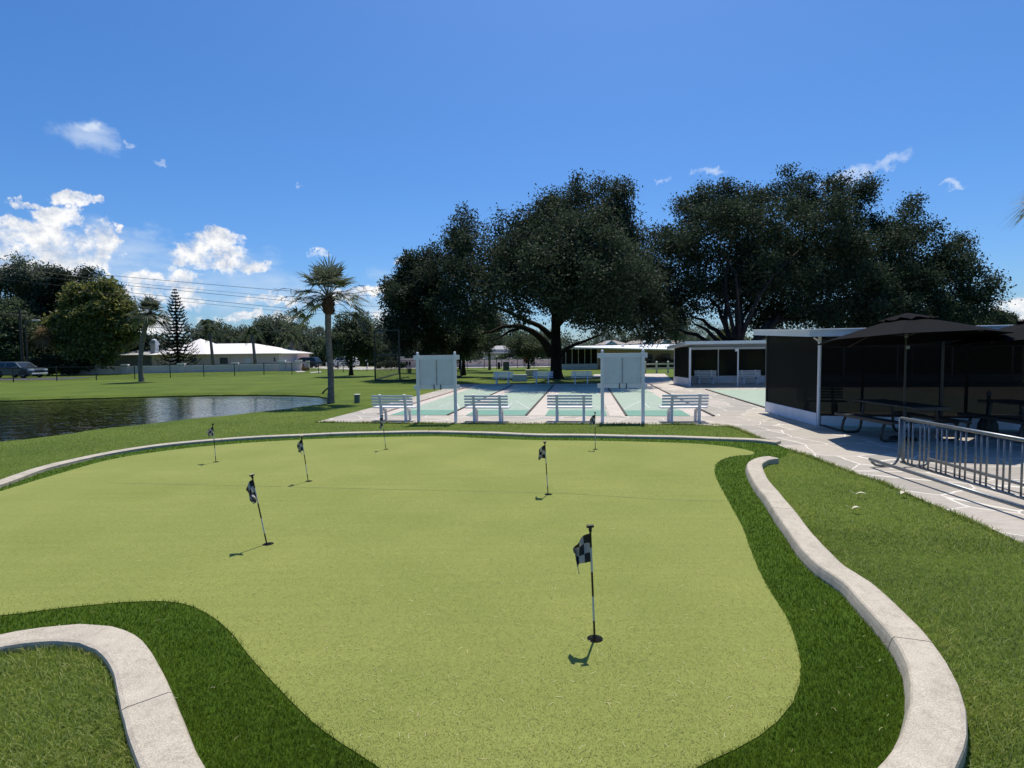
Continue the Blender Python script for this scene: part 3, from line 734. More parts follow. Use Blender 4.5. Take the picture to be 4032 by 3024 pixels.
for p, lab in (((1982,1513), 'shaded white bench at the far court end, left of the grey bin'), ((2138,1512), 'white bench at the far court end beside the big oak trunk'), ((2290,1512), 'white bench at the far court end right of the oak trunk')):
    q = P(*p); dup(proto, (q.x, q.y, .012), BRZ + PI, lab, 'white benches along the far end of the courts')

# ------------------------------------------------------------------ scoreboards
def make_board(loc, rz, w, label):
    t = thing('scoreboard', label, 'scoreboard', loc, rz, 'shuffleboard scoreboards')
    for sx in (-w / 2, w / 2):
        m_ = MB(); m_.box((sx, 0, .985), (.088, .088, 1.97)); p = obj('post', m_, MT['whitevinyl'], t, bevel=.006)
        m_ = MB(); m_.lathe([(.030, 1.971), (.034, 1.985), (.040, 2.005), (.036, 2.03), (.018, 2.045), (.002, 2.05)], (sx, 0, 0), 14); obj('post_cap', m_, MT['whitevinyl'], p, smooth=True)
    for z, h in ((1.885, .13), (1.035, .115)):
        m_ = MB(); m_.box((0, .055, z), (w + .26, .028, h)); obj('rail', m_, MT['whitevinyl'], t, bevel=.004)
    for sx in (-1, 1):
        m_ = MB(); m_.box((sx * (w - .09) / 4, .052, 1.458), ((w - .09) / 2 - .012, .02, .72)); obj('panel', m_, MT['board'], t)
    m_ = MB(); m_.box((0, .040, 1.458), (.03, .02, .72)); obj('stile', m_, MT['grey'], t)
    for z in (1.112, 1.805):
        m_ = MB(); m_.box((0, .046, z), (w - .10, .02, .028)); obj('trim', m_, MT['board'], t)
    for sx in (-.08, .11):
        m_ = MB(); m_.box((sx, .030, 1.03), (.022, .016, .15)); m_.box((sx, .045, .96), (.03, .04, .02)); obj('clip', m_, MT['black'], t)
    return t
a, b = P(1649.5, 1666), P(1795, 1664.5); mm = (a + b) / 2
make_board((mm.x, mm.y, .0), yaw(b - a), (b - a).length, 'white framed scoreboard on two posts between the first and second near benches')
a, b = P(2372, 1664), P(2531.5, 1663.5); mm = (a + b) / 2
make_board((mm.x, mm.y, .0), yaw(b - a), (b - a).length, 'white framed scoreboard on two posts between the third and fourth near benches')
# ------------------------------------------------------------------ near screened pavilion
def wallquad(a, b, h0, h1, z0=0.0, z1=None):
    """upright quad between plan points a and b; z0/h0 at a, z1/h1 at b"""
    z1 = z0 if z1 is None else z1
    mb = MB(); mb.quad((a.x, a.y, z0), (b.x, b.y, z1), (b.x, b.y, h1), (a.x, a.y, h0)); return mb
B = P(3221, 1677); A = P(3018, 1621)
d_left = (A - B).normalized(); d_front = Vector((d_left.y, -d_left.x, 0))
d_front = (P(4027, 1695) - B); d_front.z = 0; d_front.normalize()
PW, PD = 13.5, (A - B).length
C1 = B + d_front * PW; C2 = A + d_front * PW
pv = thing('screened_pavilion', 'near dark screened pavilion with white flat roof behind the black umbrellas', 'pavilion', (B.x, B.y, 0))
def slabwall(a, b, z0, z1, th, mb=None):
    mb = mb or MB(); mb.beam((a.x, a.y, (z0 + z1) / 2), (b.x, b.y, (z0 + z1) / 2), th, z1 - z0); return mb
KW = 0.27
km = MB(); slabwall(B, A, -.02, KW + .06, .10, km); slabwall(B + d_front * .06, C1, -.02, KW, .10, km); slabwall(C1, C2, -.02, KW, .10, km)
obj('knee_wall', km, MT['knee'], pv, world=True)
obj('floor', MB().prism([(B.x, B.y), (C1.x, C1.y), (C2.x, C2.y), (A.x, A.y)], .0, .024), MT['walk'], pv, world=True)
for a, b, mname in ((B, A, 'screenwall'), (B, C1, 'screen'), (A, C2, 'screenback'), (C1, C2, 'screenwall')):
    obj('screen', wallquad(a, b, 2.42, 2.46 if b is A else 2.42, KW if a is not A else .03), MT[mname], pv, world=True)
pm = MB()
for k in range(6):
    p = B + d_front * (PW * k / 5); m_ = MB(); m_.box((p.x, p.y, 1.22), (.065, .065, 2.44), yaw(d_front)); obj('post', m_, MT['white'] if k == 0 else MT['blackmetal'], pv, world=True)
    p = A + d_front * (PW * k / 5); m_ = MB(); m_.box((p.x, p.y, 1.22), (.065, .065, 2.44), yaw(d_front)); obj('post', m_, MT['blackmetal'], pv, world=True)
rm = MB(); z0, z1 = 2.31, 2.47
ov = .42
ra, rb = A - d_front * .25 + d_left * .5, B - d_front * ov - d_left * ov
rcn, rdn = C1 + d_front * ov - d_left * ov, C2 + d_front * ov + d_left * .5
zz = {0: .17, 1: 0, 2: 0, 3: .17}
vs = [(p.x, p.y, z0 + zz[i]) for i, p in enumerate((ra, rb, rcn, rdn))] + [(p.x, p.y, z1 + zz[i]) for i, p in enumerate((ra, rb, rcn, rdn))]
rm.add(vs, [(3, 2, 1, 0), (4, 5, 6, 7), (0, 1, 5, 4), (1, 2, 6, 5), (2, 3, 7, 6), (3, 0, 4, 7)])
roof = obj('roof', rm, MT['fascia'], pv, world=True)
tm = MB(); u = .025
for i, j in ((0, 1), (1, 2)):
    p, q = (ra, rb, rcn, rdn)[i], (ra, rb, rcn, rdn)[j]
    tm.beam((p.x, p.y, z1 + zz[i] + .012), (q.x, q.y, z1 + zz[j] + .012), .08, .03); 
obj('drip_edge', tm, MT['roofwhite'], roof, world=True)
dm = MB(); q = B - d_front * .02 - d_left * .05
dm.tube([(rb.x + .25, rb.y + .25, z0 - .02), (q.x - .12, q.y - .05, z0 - .06), (q.x, q.y, z0 - .14), (q.x, q.y, .05)], .022, 8); obj('downspout', dm, MT['white'], pv, world=True)

# ------------------------------------------------------------------ far open shelter with benches
S0 = P(2716, 1522); sl = P(2663, 1512); sl = (sl - S0); sl.z = 0; sd_ = sl.normalized(); SD = 2.9
sf = Vector((sd_.y, -sd_.x, 0)); sf = (rc * .96 + sf * .04).normalized(); SWD = 19.0
T0, T1, T2, T3 = S0, S0 + sf * SWD, S0 + sf * SWD + sd_ * SD, S0 + sd_ * SD
sh = thing('open_shelter', 'low white-roofed open shelter with two benches inside, left of the screened pavilion', 'shelter', (S0.x, S0.y, 0))
km = MB(); slabwall(T0 + sd_ * .08, T3, 0, .46, .1, km); slabwall(T3 + sf * .06, T2, 0, .46, .1, km); obj('knee_wall', km, MT['knee'], sh, world=True)
obj('floor', MB().prism([(p.x, p.y) for p in (T0, T1, T2, T3)], 0, .022), MT['walk'], sh, world=True)
obj('screen', wallquad(T0, T3, 2.2, 2.2, .46), MT['screenwall'], sh, world=True); obj('screen', wallquad(T3, T2, 2.2, 2.2, .46), MT['screenfar'], sh, world=True)
for k, f in enumerate((0, .134, .278, .42, .56, .70, .85, 1.0)):
    p = S0 + sf * SWD * f; m_ = MB(); m_.box((p.x, p.y, 1.08), (.10 if k == 0 else .06,) * 2 + (2.16,), yaw(sf)); obj('post', m_, MT['white'], sh, world=True)
    p = T3 + sf * SWD * f - sd_ * .06; m_ = MB(); m_.box((p.x, p.y, 1.1), (.06, .06, 2.2), yaw(sf)); obj('post', m_, MT['white'], sh, world=True)
hb = MB(); hb.beam((T0.x, T0.y, 2.10), (T1.x, T1.y, 2.10), .09, .12); obj('header', hb, MT['grey'], sh, world=True)
rm = MB(); r0, r1, r2, r3 = T0 - sf * .35 - sd_ * .35, T1 + sf * .3 - sd_ * .35, T2 + sf * .3 + sd_ * .3, T3 - sf * .35 + sd_ * .3
vs = [(r0.x, r0.y, 2.34), (r1.x, r1.y, 2.34), (r2.x, r2.y, 2.10), (r3.x, r3.y, 2.10)]; vs += [(x, y, z + .16) for x, y, z in vs]
rm.add(vs, [(3, 2, 1, 0), (4, 5, 6, 7), (0, 1, 5, 4), (1, 2, 6, 5), (2, 3, 7, 6), (3, 0, 4, 7)]); obj('roof', rm, MT['fascia'], sh, world=True)
lm = MB(); p = S0 + sf * 2.45 - sd_ * .07; lm.box((p.x, p.y, 2.0), (.16, .12, .16), yaw(sf)); obj('lamp_box', lm, MT['white'], sh, world=True)
for px, lab in ((2777, 'dim white bench inside the open shelter, left one'), (2950, 'dim white bench inside the open shelter, right one')):
    q = P(px, 1512); dup(proto, (q.x, q.y, .022), yaw(sf) + PI, lab, 'benches inside the open shelter')
q = B + d_front * 1.3 + d_left * 2.9; dup(proto, (q.x, q.y, .024), yaw(d_front) + PI, 'faint bench behind the dark screen of the near pavilion', 'benches behind the dark screen')

# ------------------------------------------------------------------ picnic tables and umbrellas
def picnic_table(loc, rz, label):
    t = thing('picnic_table', label, 'picnic table', loc, rz, 'metal picnic tables under the umbrellas'); L_ = 1.95
    m_ = MB(); m_.box((0, 0, .745), (.78, L_, .035)); m_.box((0, L_ / 2 - .02, .715), (.78, .03, .05)); m_.box((0, -L_ / 2 + .02, .715), (.78, .03, .05)); obj('tabletop', m_, MT['tablemetal'], t, bevel=.01)
    for sx in (-1, 1):
        m_ = MB(); m_.box((sx * .70, 0, .445), (.27, L_, .035)); m_.box((sx * .57, 0, .42), (.02, L_, .05)); m_.box((sx * .83, 0, .42), (.02, L_, .05)); obj('seat', m_, MT['tablemetal'], t, bevel=.008)
    for sy in (-.66, .66):
        m_ = MB()
        for sx in (-1, 1):
            m_.tube([(sx * .32, sy, .72), (sx * .36, sy, .45), (sx * .40, sy, .12), (sx * .46, sy, .04), (sx * .56, sy, .025), (sx * .74, sy, .025), (sx * .82, sy, .05), (sx * .84, sy, .12), (sx * .80, sy, .30), (sx * .74, sy, .43)], .030, 10)
        m_.tube([(-.8, sy, .405), (.8, sy, .405)], .022, 8)
        obj('leg_frame', m_, MT['tablemetal'], t, smooth=False)
    return t
def umbrella(loc, rz, R_, zr, za, label, tilt):
    t = thing('patio_umbrella', label, 'umbrella', loc, rz, 'black patio umbrellas')
    m_ = MB(); m_.tube([(0, 0, .03), (0, 0, za - .05)], .022, 10); obj('pole', m_, MT['blackmetal'], t)
    m_ = MB(); m_.lathe([(.26, .0), (.26, .035), (.22, .06), (.05, .075), (.035, .10), (.032, .32)], n=20); obj('base', m_, MT['blackmetal'], t)
    n = 8; m_ = MB(); K = 6; vs = []
    def pt(f, a, top=0.0):
        k = a / (2 * PI) * n; fr = abs(k - round(k)) * 2          # 0 on a rib, 1 mid-panel
        r = R_ * f * (math.cos(PI / n) / math.cos((a % (2 * PI / n)) - PI / n))
        z = za - (za - zr) * (f ** 1.12) - .05 * fr * math.sin(PI * min(1, f)) * f
        p = Vector((r * math.cos(a), r * math.sin(a), z + top))
        p.z += -tilt * p.y
        return p
    ma = n * 4
    for i in range(K + 1):
        f = .10 + .90 * i / K
        for j in range(ma): vs.append(pt(f, 2 * PI * j / ma))
    fs = [(i * ma + j, i * ma + (j + 1) % ma, (i + 1) * ma + (j + 1) % ma, (i + 1) * ma + j) for i in range(K) for j in range(ma)]
    m_.add(vs, fs); o = obj('canopy', m_, MT['canvas'], t)
    s_ = o.modifiers.new('thick', 'SOLIDIFY'); s_.thickness = .008
    m_ = MB(); vs = [pt(.30 + .03 * math.sin(j * PI / 2 + .5), 2 * PI * j / ma, .055 + .025 * math.sin(j * PI / 2 * 1.3)) for j in range(ma)] + [pt(.02, 2 * PI * j / ma, .075) for j in range(ma)]
    m_.add(vs, [(j, (j + 1) % ma, ma + (j + 1) % ma, ma + j) for j in range(ma)] + [tuple(range(ma, 2 * ma))]); v = obj('vent', m_, MT['canvas'], o); s_ = v.modifiers.new('thick', 'SOLIDIFY'); s_.thickness = .008
    m_ = MB(); m_.lathe([(.03, za + .03), (.035, za + .045), (.01, za + .06)], n=12); obj('finial', m_, MT['blackmetal'], t)
    for k in range(n):
        a = 2 * PI * k / n; p = pt(.99, a) + Vector((0, 0, -.018)); q = pt(.12, a) + Vector((0, 0, -.018)); m_ = MB(); m_.tube([q, (p + q) / 2, p], .009, 6)
        h = pt(.5, a) + Vector((0, 0, -.02)); m_.tube([(.03 * math.cos(a), .03 * math.sin(a), zr + .08), h], .008, 6); obj('rib', m_, MT['blackmetal'], t)
    m_ = MB(); m_.box((0, -.05, 2.0), (.05, .05, .07)); m_.lathe([(.035, zr + .04), (.035, zr + .12)], n=10); obj('hub', m_, MT['galv'], t)
    return t
picnic_table((8.62, 12.15, .012), .02, 'dark metal picnic table under the whole umbrella, near the pavilion corner')
picnic_table((11.25, 11.75, .012), -.03, 'dark metal picnic table at the picture edge, partly behind the bike rack')
umbrella((8.47, 11.75, .012), .12, 1.70, 2.17, 2.66, 'black octagonal patio umbrella seen whole over the picnic table', .075)
umbrella((11.12, 11.35, .012), .3, 1.70, 2.09, 2.60, 'black patio umbrella cut off by the right edge of the photo', .05)
q = P(3888, 1702)
t = thing('ash_stand', 'dark bell-based stand with a thin neck beside the pavilion wall', 'ash stand', (q.x, q.y, .012))
m_ = MB(); m_.lathe([(.19, 0), (.20, .03), (.19, .18), (.14, .29), (.06, .38), (.045, .44)], n=18); obj('bell_base', m_, MT['tablemetal'], t, smooth=True)
m_ = MB(); m_.lathe([(.04, .44), (.035, .84), (.05, .86), (.05, .92), (.02, .95)], n=14); obj('neck', m_, MT['tablemetal'], t, smooth=True)

# ------------------------------------------------------------------ bike rack
bx, by1, by0 = 6.47, 9.03, 6.02
t = thing('bike_rack', 'galvanised grid bicycle rack standing on the patio edge by the lawn', 'bike rack', (bx, by1, .012), math.radians(178.0))
# local: +y runs towards the camera along the rack
LR = by1 - by0
m_ = MB(); m_.tube([(0, 0, .82), (0, LR, .82)], .027, 12); obj('top_rail', m_, MT['galv'], t, smooth=True)
m_ = MB(); m_.tube([(0, .02, .09), (0, LR - .02, .09)], .020, 10); obj('bottom_rail', m_, MT['galv'], t, smooth=True)
y = .09
while y < LR - .12:
    for k in range(3):
        m_ = MB(); m_.tube([(0, y + k * .095, .09), (0, y + k * .095, .81)], .0125, 8); obj('bar', m_, MT['galv'], t, smooth=True)
    y += .36
for yy, e in ((0, 1), (LR, -1)):
    for sx in (-1, 1):
        m_ = MB(); x = sx * .018
        m_.tube([(x, yy, .83), (x, yy, .22), (x + sx * .02, yy, .13), (x + sx * .07, yy, .06), (x + sx * .16, yy, .028), (x + sx * .30, yy, .024), (x + sx * .38, yy, .035), (x + sx * .44, yy, .08), (x + sx * .46, yy, .13)], .021, 10)
        obj('end_foot', m_, MT['galv'], t, smooth=True)
for sx in (-1, 1):
    m_ = MB(); m_.tube([(sx * .478, -.03, .13), (sx * .478, LR + .03, .13)], .027, 12); obj('side_rail', m_, MT['galv'], t, smooth=True)

# ------------------------------------------------------------------ centre white-roofed building
Yb = 62.0
wb = thing('clubhouse', 'long low building with bright white roof and screened porch behind the oak trunk', 'building', (DQ(1300, 790, Yb).x, Yb, 0))
def X_at(px, Y, py=1440): return D(px, py, Y).x
x0, x1, x2 = X_at(2203, Yb), X_at(2352, Yb), X_at(2760, Yb)
m_ = MB(); m_.box(((x0 + x2) / 2 + .2, Yb + 6, 1.15), (x2 - x0 - .6, 9, 2.3)); obj('wall', m_, MT['beige'], wb, world=True)
m_ = MB(); m_.beam((x0, Yb, .32), (x1, Yb, .32), .12, .62); obj('knee_wall', m_, MT['knee'], wb, world=True)
obj('screen', wallquad(Vector((x0, Yb, 0)), Vector((x1, Yb, 0)), 2.3, 2.3, .62), MT['screenwall'], wb, world=True)
for k in range(7):
    x = x0 + (x1 - x0) * k / 6; m_ = MB(); m_.box((x, Yb - .03, 1.3), (.06, .08, 2.0)); obj('post', m_, MT['white'], wb, world=True)
rm = MB(); xa, xb = X_at(2246, Yb - 1) - .2, x2 + .6
vs = [(xa - .2, Yb - .9, 2.42), (xb, Yb - 2.2, 1.86), (xb, Yb + 11, 2.75), (xa + 1.0, Yb + 11, 2.62)]; vs += [(x, y, z + .14) for x, y, z in vs]
rm.add(vs, [(3, 2, 1, 0), (4, 5, 6, 7), (0, 1, 5, 4), (1, 2, 6, 5), (2, 3, 7, 6), (3, 0, 4, 7)]); rf = obj('roof', rm, MT['roofwhite'], wb, world=True)
for px in (2452, 2523, 2640):
    m_ = MB(); x = X_at(px, Yb + 2); m_.box((x, Yb + 2, 2.62), (.3, .3, .35)); obj('roof_vent', m_, MT['roofwhite'], rf, world=True)
for pa, pb, za, zb in ((2550, 2572, 1.0, 1.75), (2598, 2642, .55, 1.75)):
    xa_, xb_ = X_at(pa, Yb + 1.4), X_at(pb, Yb + 1.4); m_ = MB(); m_.box(((xa_ + xb_) / 2, Yb + 1.49, (za + zb) / 2), (xb_ - xa_, .06, zb - za)); f = obj('window', m_, MT['white'], wb, world=True)
    m_ = MB(); m_.box(((xa_ + xb_) / 2, Yb + 1.445, (za + zb) / 2), (xb_ - xa_ - .12, .04, zb - za - .12)); obj('pane', m_, MT['winglass'], f, world=True)
# white two-rail fence
fa, fb = P(2540, 1470), P(2675, 1467)
t = thing('rail_fence', 'short white two-rail fence in front of the white-roofed building', 'fence', (fa.x, fa.y, 0))
for k in range(4):
    p = fa.lerp(fb, k / 3); m_ = MB(); m_.box((p.x, p.y, .5), (.14, .14, 1.0)); m_.lathe([(.10, 1.0), (.10, 1.03), (.01, 1.09)], (p.x, p.y, 0), 4); obj('post', m_, MT['whitevinyl'], t, world=True)
for z in (.42, .82):
    m_ = MB(); m_.beam((fa.x, fa.y, z), (fb.x, fb.y, z), .05, .15); obj('rail', m_, MT['whitevinyl'], t, world=True)

# ------------------------------------------------------------------ houses
def hip_roof(x0, x1, y0, y1, ze, zr, inset, th=.12, ov=.5):
    x0 -= ov; x1 += ov; y0 -= ov; y1 += ov; ym = (y0 + y1) / 2; m_ = MB()
    vs = [(x0, y0, ze), (x1, y0, ze), (x1, y1, ze), (x0, y1, ze), (x0 + inset, ym, zr), (x1 - inset, ym, zr)]
    vs += [(x0, y0, ze - th), (x1, y0, ze - th), (x1, y1, ze - th), (x0, y1, ze - th)]
    m_.add(vs, [(0, 1, 5, 4), (1, 2, 5), (2, 3, 4, 5), (3, 0, 4), (0, 6, 7, 1), (1, 7, 8, 2), (2, 8, 9, 3), (3, 9, 6, 0), (9, 8, 7, 6)]); return m_
def tilemat():
    mt, nt, b = new_mat('white_tile_roof'); v = coords(nt)
    br = N(nt, 'ShaderNodeTexBrick'); br.inputs['Scale'].default_value = 3.0; br.inputs['Color1'].default_value = (.84, .80, .78, 1); br.inputs['Color2'].default_value = (.90, .87, .85, 1); br.inputs['Mortar'].default_value = (.62, .57, .55, 1); br.inputs['Mortar Size'].default_value = .03
    L(nt, v, br.inputs['Vector']); L(nt, br.outputs['Color'], b.inputs['Base Color']); b.inputs['Roughness'].default_value = .6; return mt
MT['rooftile'] = tilemat()
Yh = 80.0
hx0, hx1 = X_at(600, Yh), X_at(1100, Yh)
h1 = thing('white_roof_house', 'beige single-storey house with glaring white hipped roof behind the boundary wall', 'house', (hx0, Yh, 0))
m_ = MB(); m_.box(((hx0 + hx1) / 2, Yh + 6, 1.15), (hx1 - hx0, 12, 2.3)); obj('wall', m_, MT['beige'], h1, world=True)
obj('roof', hip_roof(hx0, hx1, Yh, Yh + 12, 2.32, 3.95, 7), MT['rooftile'], h1, world=True)
gx0, gx1 = X_at(690, Yh), X_at(840, Yh)
pk = MB(); gm = X_at(757, Yh + 3); vs = [(hx0 + 1.0, Yh - .6, 2.33), (gm + 4.2, Yh - .6, 2.33), (gm, Yh + 5.5, 4.75), (hx0 + 1.2, Yh + 12, 2.33), (gm + 4.4, Yh + 12, 2.33)]
pk.add(vs, [(0, 1, 2), (1, 4, 2), (4, 3, 2), (3, 0, 2)]); obj('gable_roof', pk, MT['rooftile'], h1, world=True)
for pa, pb, ya, yb, mt in ((866, 899, 1407, 1434, 'winglass'), (748, 776, 1407, 1430, 'winglass'), (1078, 1086, 1405, 1425, 'winglass'), (965, 990, 1409, 1433, 'white')):
    a = D(pa, yb, Yh - .02); b = D(pb, ya, Yh - .02); cx, cz = (a.x + b.x) / 2, (a.z + b.z) / 2
    m_ = MB(); m_.box((cx, Yh - .03, cz), (b.x - a.x, .10, b.z - a.z)); f = obj('window', m_, MT['beige'], h1, world=True)
    m_ = MB(); m_.box((cx, Yh - .09, cz), (b.x - a.x - .1, .05, b.z - a.z - .1)); obj('pane', m_, MT[mt], f, world=True)
# grey house with chimney
gx0, gx1 = X_at(415, Yh + 1), X_at(640, Yh + 1)
h2 = thing('grey_house', 'grey-roofed house with round-topped chimney, half hidden by the yellowish tree', 'house', (gx0, Yh + 1, 0))
m_ = MB(); m_.box(((gx0 + gx1) / 2, Yh + 8, 1.15), (gx1 - gx0, 13, 2.3)); obj('wall', m_, MT['housegrey'], h2, world=True)
m_ = MB(); zr = 3.8
vs = [(gx0 - .6, Yh + .6, 2.33), (gx1 + .6, Yh + .6, 2.33), (gx1 + .6, Yh + 8, zr), (gx0 + 3.2, Yh + 8, zr), (gx1 + .6, Yh + 15.4, 2.33), (gx0 - .6, Yh + 15.4, 2.33)]
m_.add(vs, [(0, 1, 2, 3), (2, 4, 5, 3), (5, 0, 3), (1, 4, 2), (0, 5, 4, 1)]); obj('roof', m_, MT['roofgrey'], h2, world=True)
ch = D(608, 1365, Yh + 1.5); m_ = MB(); m_.box((ch.x, ch.y, 2.6), (.75, .8, 3.2)); m_.box((ch.x, ch.y, 3.95), (.95, .95, .4)); m_.box((ch.x, ch.y, 4.25), (.8, .8, .22)); m_.lathe([(.40, 4.36), (.36, 4.5), (.2, 4.62), (.02, 4.66)], (ch.x, ch.y, 0), 12); obj('chimney', m_, MT['bluegrey'], h2, world=True)
wn = D(553, 1408, Yh + 1.4); m_ = MB(); m_.box((wn.x, Yh + 1.42, 1.75), (.7, .12, .7)); f = obj('window', m_, MT['bluegrey'], h2, world=True); m_ = MB(); m_.box((wn.x, Yh + 1.34, 1.75), (.5, .06, .5)); obj('pane', m_, MT['glass'], f, world=True)
dd = D(597, 1420, Yh + .9); m_ = MB(); m_.box((dd.x, Yh + 1.44, 1.0), (.6, .1, 2.0)); obj('door', m_, MT['black'], h2, world=True)
# grey-roofed house behind the middle wall
Yg = 96.0; a, b = X_at(1905, Yg), X_at(2035, Yg)
h3 = thing('low_house', 'low house with pale grey hipped roof seen under the oak limb', 'house', (a, Yg, 0))
m_ = MB(); m_.box(((a + b) / 2, Yg + 5, 1.3), (b - a, 10, 2.6)); obj('wall', m_, MT['beige'], h3, world=True)
obj('roof', hip_roof(a, b, Yg, Yg + 10, 1.95, 3.3, 2.6), MT['roofgrey'], h3, world=True)
m_ = MB(); m_.box((b - 1.6, Yg - .05, 1.1), (2.6, .1, 1.5)); f = obj('window', m_, MT['white'], h3, world=True); m_ = MB(); m_.box((b - 1.6, Yg - .13, 1.1), (2.4, .06, 1.3)); obj('pane', m_, MT['glass'], f, world=True)
# townhouses
for i, (pa, pb, ytop, lab) in enumerate(((2372, 2470, 1341, 'brown-roofed townhouse just right of the oak trunk, above the white roof'), (2486, 2580, 1338, 'townhouse with blue-grey gable, middle of the distant row'), (2585, 2690, 1336, 'townhouse at the right end of the distant row behind the open shelter'))):
    Yt = 128.0 + i * 3; a, b = X_at(pa, Yt), X_at(pb, Yt); ze = D(pa, ytop + 17, Yt).z; zr = D(pa, ytop, Yt + 5).z
    t = thing('townhouse', lab, 'house', (a, Yt, 0), 0, 'distant townhouses')
    m_ = MB(); m_.box(((a + b) / 2, Yt + 5, ze / 2), (b - a, 10, ze)); obj('wall', m_, MT['beige'] if i != 1 else MT['bluegrey'], t, world=True)
    obj('roof', hip_roof(a, b, Yt, Yt + 10, ze + .05, zr, 2.4), MT['roofbrown'], t, world=True)
    gm = a + (b - a) * (.35 if i != 1 else .7); m_ = MB(); vs = [(gm - 1.5, Yt - .75, ze + .06), (gm + 1.5, Yt - .75, ze + .06), (gm, Yt - .75, ze + 1.0), (gm, Yt + 3, ze + 1.0), (gm - 1.5, Yt + 2, ze + .06), (gm + 1.5, Yt + 2, ze + .06)]
    m_.add(vs, [(0, 1, 2), (1, 5, 3, 2), (0, 2, 3, 4)]); obj('gable', m_, MT['bluegrey'], t, world=True)
    for k in range(3):
        x = a + (b - a) * (.2 + .3 * k); m_ = MB(); m_.box((x, Yt - .04, ze - 1.1), (1.1, .1, 1.2)); f = obj('window', m_, MT['white'], t, world=True); m_ = MB(); m_.box((x, Yt - .12, ze - 1.1), (.95, .06, 1.05)); obj('pane', m_, MT['winglass'], f, world=True)

# ------------------------------------------------------------------ boundary walls
def bwall(a, b, h, npil, label, name='boundary_wall', endcap=True, mat='stucco'):
    t = thing(name, label, 'wall', (a.x, a.y, 0)); d = (b - a); d.z = 0; ln_ = d.length; d.normalize()
    m_ = MB(); m_.beam((a.x, a.y, (h - .12) / 2), (b.x, b.y, (h - .12) / 2), .25, h - .12); obj('wall', m_, MT[mat], t, world=True)
    m_ = MB(); m_.beam((a.x, a.y, h - .05), (b.x, b.y, h - .05), .33, .14); obj('coping', m_, MT['stuccocap'], t, world=True)
    for k in range(npil):
        p = a.lerp(b, k / (npil - 1)); m_ = MB(); m_.box((p.x, p.y, (h + .16) / 2), (.75, .62, h + .16), yaw(d)); q = obj('pillar', m_, MT[mat], t, world=True)
        m_ = MB(); m_.box((p.x, p.y, h + .22), (.85, .72, .12), yaw(d)); obj('pillar_cap', m_, MT['stuccocap'], q, world=True)
    return t
bwall(P(258, 1476), P(1128, 1459), .86, 5, 'long pink-grey boundary wall with pillars behind the pond')
bwall(P(1790, 1446), P(2330, 1439), .98, 6, 'pale boundary wall with pillars behind the centre oak')
a, b = P(1112, 1461), P(1176, 1460)
bwall(a, b, 1.1, 2, 'taller pinkish end section of wall beside the entrance sign', 'end_wall')
a = P(1192, 1459); t = thing('entrance_sign', 'small white wall sign with dark panel and stone end at the drive', 'sign', (a.x, a.y, 0))
m_ = MB(); m_.box((a.x - .1, a.y, .55), (1.35, .3, 1.1)); obj('sign_wall', m_, MT['stuccocap'], t, world=True)
m_ = MB(); m_.box((a.x - .15, a.y - .17, .6), (.85, .06, .62)); obj('panel', m_, MT['winglass'], t, world=True)
m_ = MB(); m_.box((a.x + .68, a.y, .58), (.36, .42, 1.16)); m_.box((a.x + .68, a.y, 1.2), (.44, .5, .1)); obj('pillar', m_, MT['creambox'], t, world=True)
a, b = P(1580, 1449), P(1668, 1447); bwall(a, b, 1.35, 2, 'pale wall section seen through the tall chain-link cage', 'boundary_wall')

# ------------------------------------------------------------------ chain-link fences
def chain(name, pts, h, label, group=None, posts=True, rails=(1.0,), pr=.040):
    t = thing(name, label, 'fence', (pts[0].x, pts[0].y, 0), 0, group)
    for i, p in enumerate(pts):
        m_ = MB(); m_.tube([(p.x, p.y, -.05), (p.x, p.y, h)], pr, 8); m_.lathe([(pr * 1.3, h), (pr * 1.2, h + .04), (.004, h + .06)], (p.x, p.y, 0), 8); obj('post', m_, MT['blackmetal'], t, world=True)
    for a, b in zip(pts[:-1], pts[1:]):
        for f in rails:
            m_ = MB(); m_.tube([(a.x, a.y, h * f - .02), (b.x, b.y, h * f - .02)], pr * .72, 6); obj('rail', m_, MT['blackmetal'], t, world=True)
        m_ = MB(); l = (b - a).length; m_.quad((a.x, a.y, .03), (b.x, b.y, .03), (b.x, b.y, h - .03), (a.x, a.y, h - .03)); m_.uv = [(0, 0), (l, 0), (l, h), (0, h)]
        obj('mesh', m_, MT['chain'], t, world=True)
    return t
chain('chain_link_fence', [P(*q) for q in [(-320,1515),(-135,1510),(53,1505),(224,1500),(380,1497),(531,1493),(671,1488),(803,1483),(924,1481),(1040,1476),(1150,1475),(1255,1470),(1352,1465),(1445,1462),(1540,1460),(1690,1456)]], 1.22, 'low black chain-link fence running behind the pond and palms')
chain('chain_link_fence', [P(*q) for q in [(1797,1452),(1840,1452),(1907,1451),(1975,1450),(2038,1449),(2103,1448),(2162,1447)]], 1.2, 'low black chain-link fence in front of the pale middle wall')
pA, pB = P(1478, 1499), P(1575, 1502); pC = P(1815, 1484); pD = P(1668, 1474); pE = P(1571, 1472); pF = P(1756, 1478)
chain('tall_chain_fence', [pE, pA, pB, pC, pF, pD, pE], 3.75, 'tall black chain-link cage on the lawn under the left oak', None, True, (1.0, .52, .02), .062)
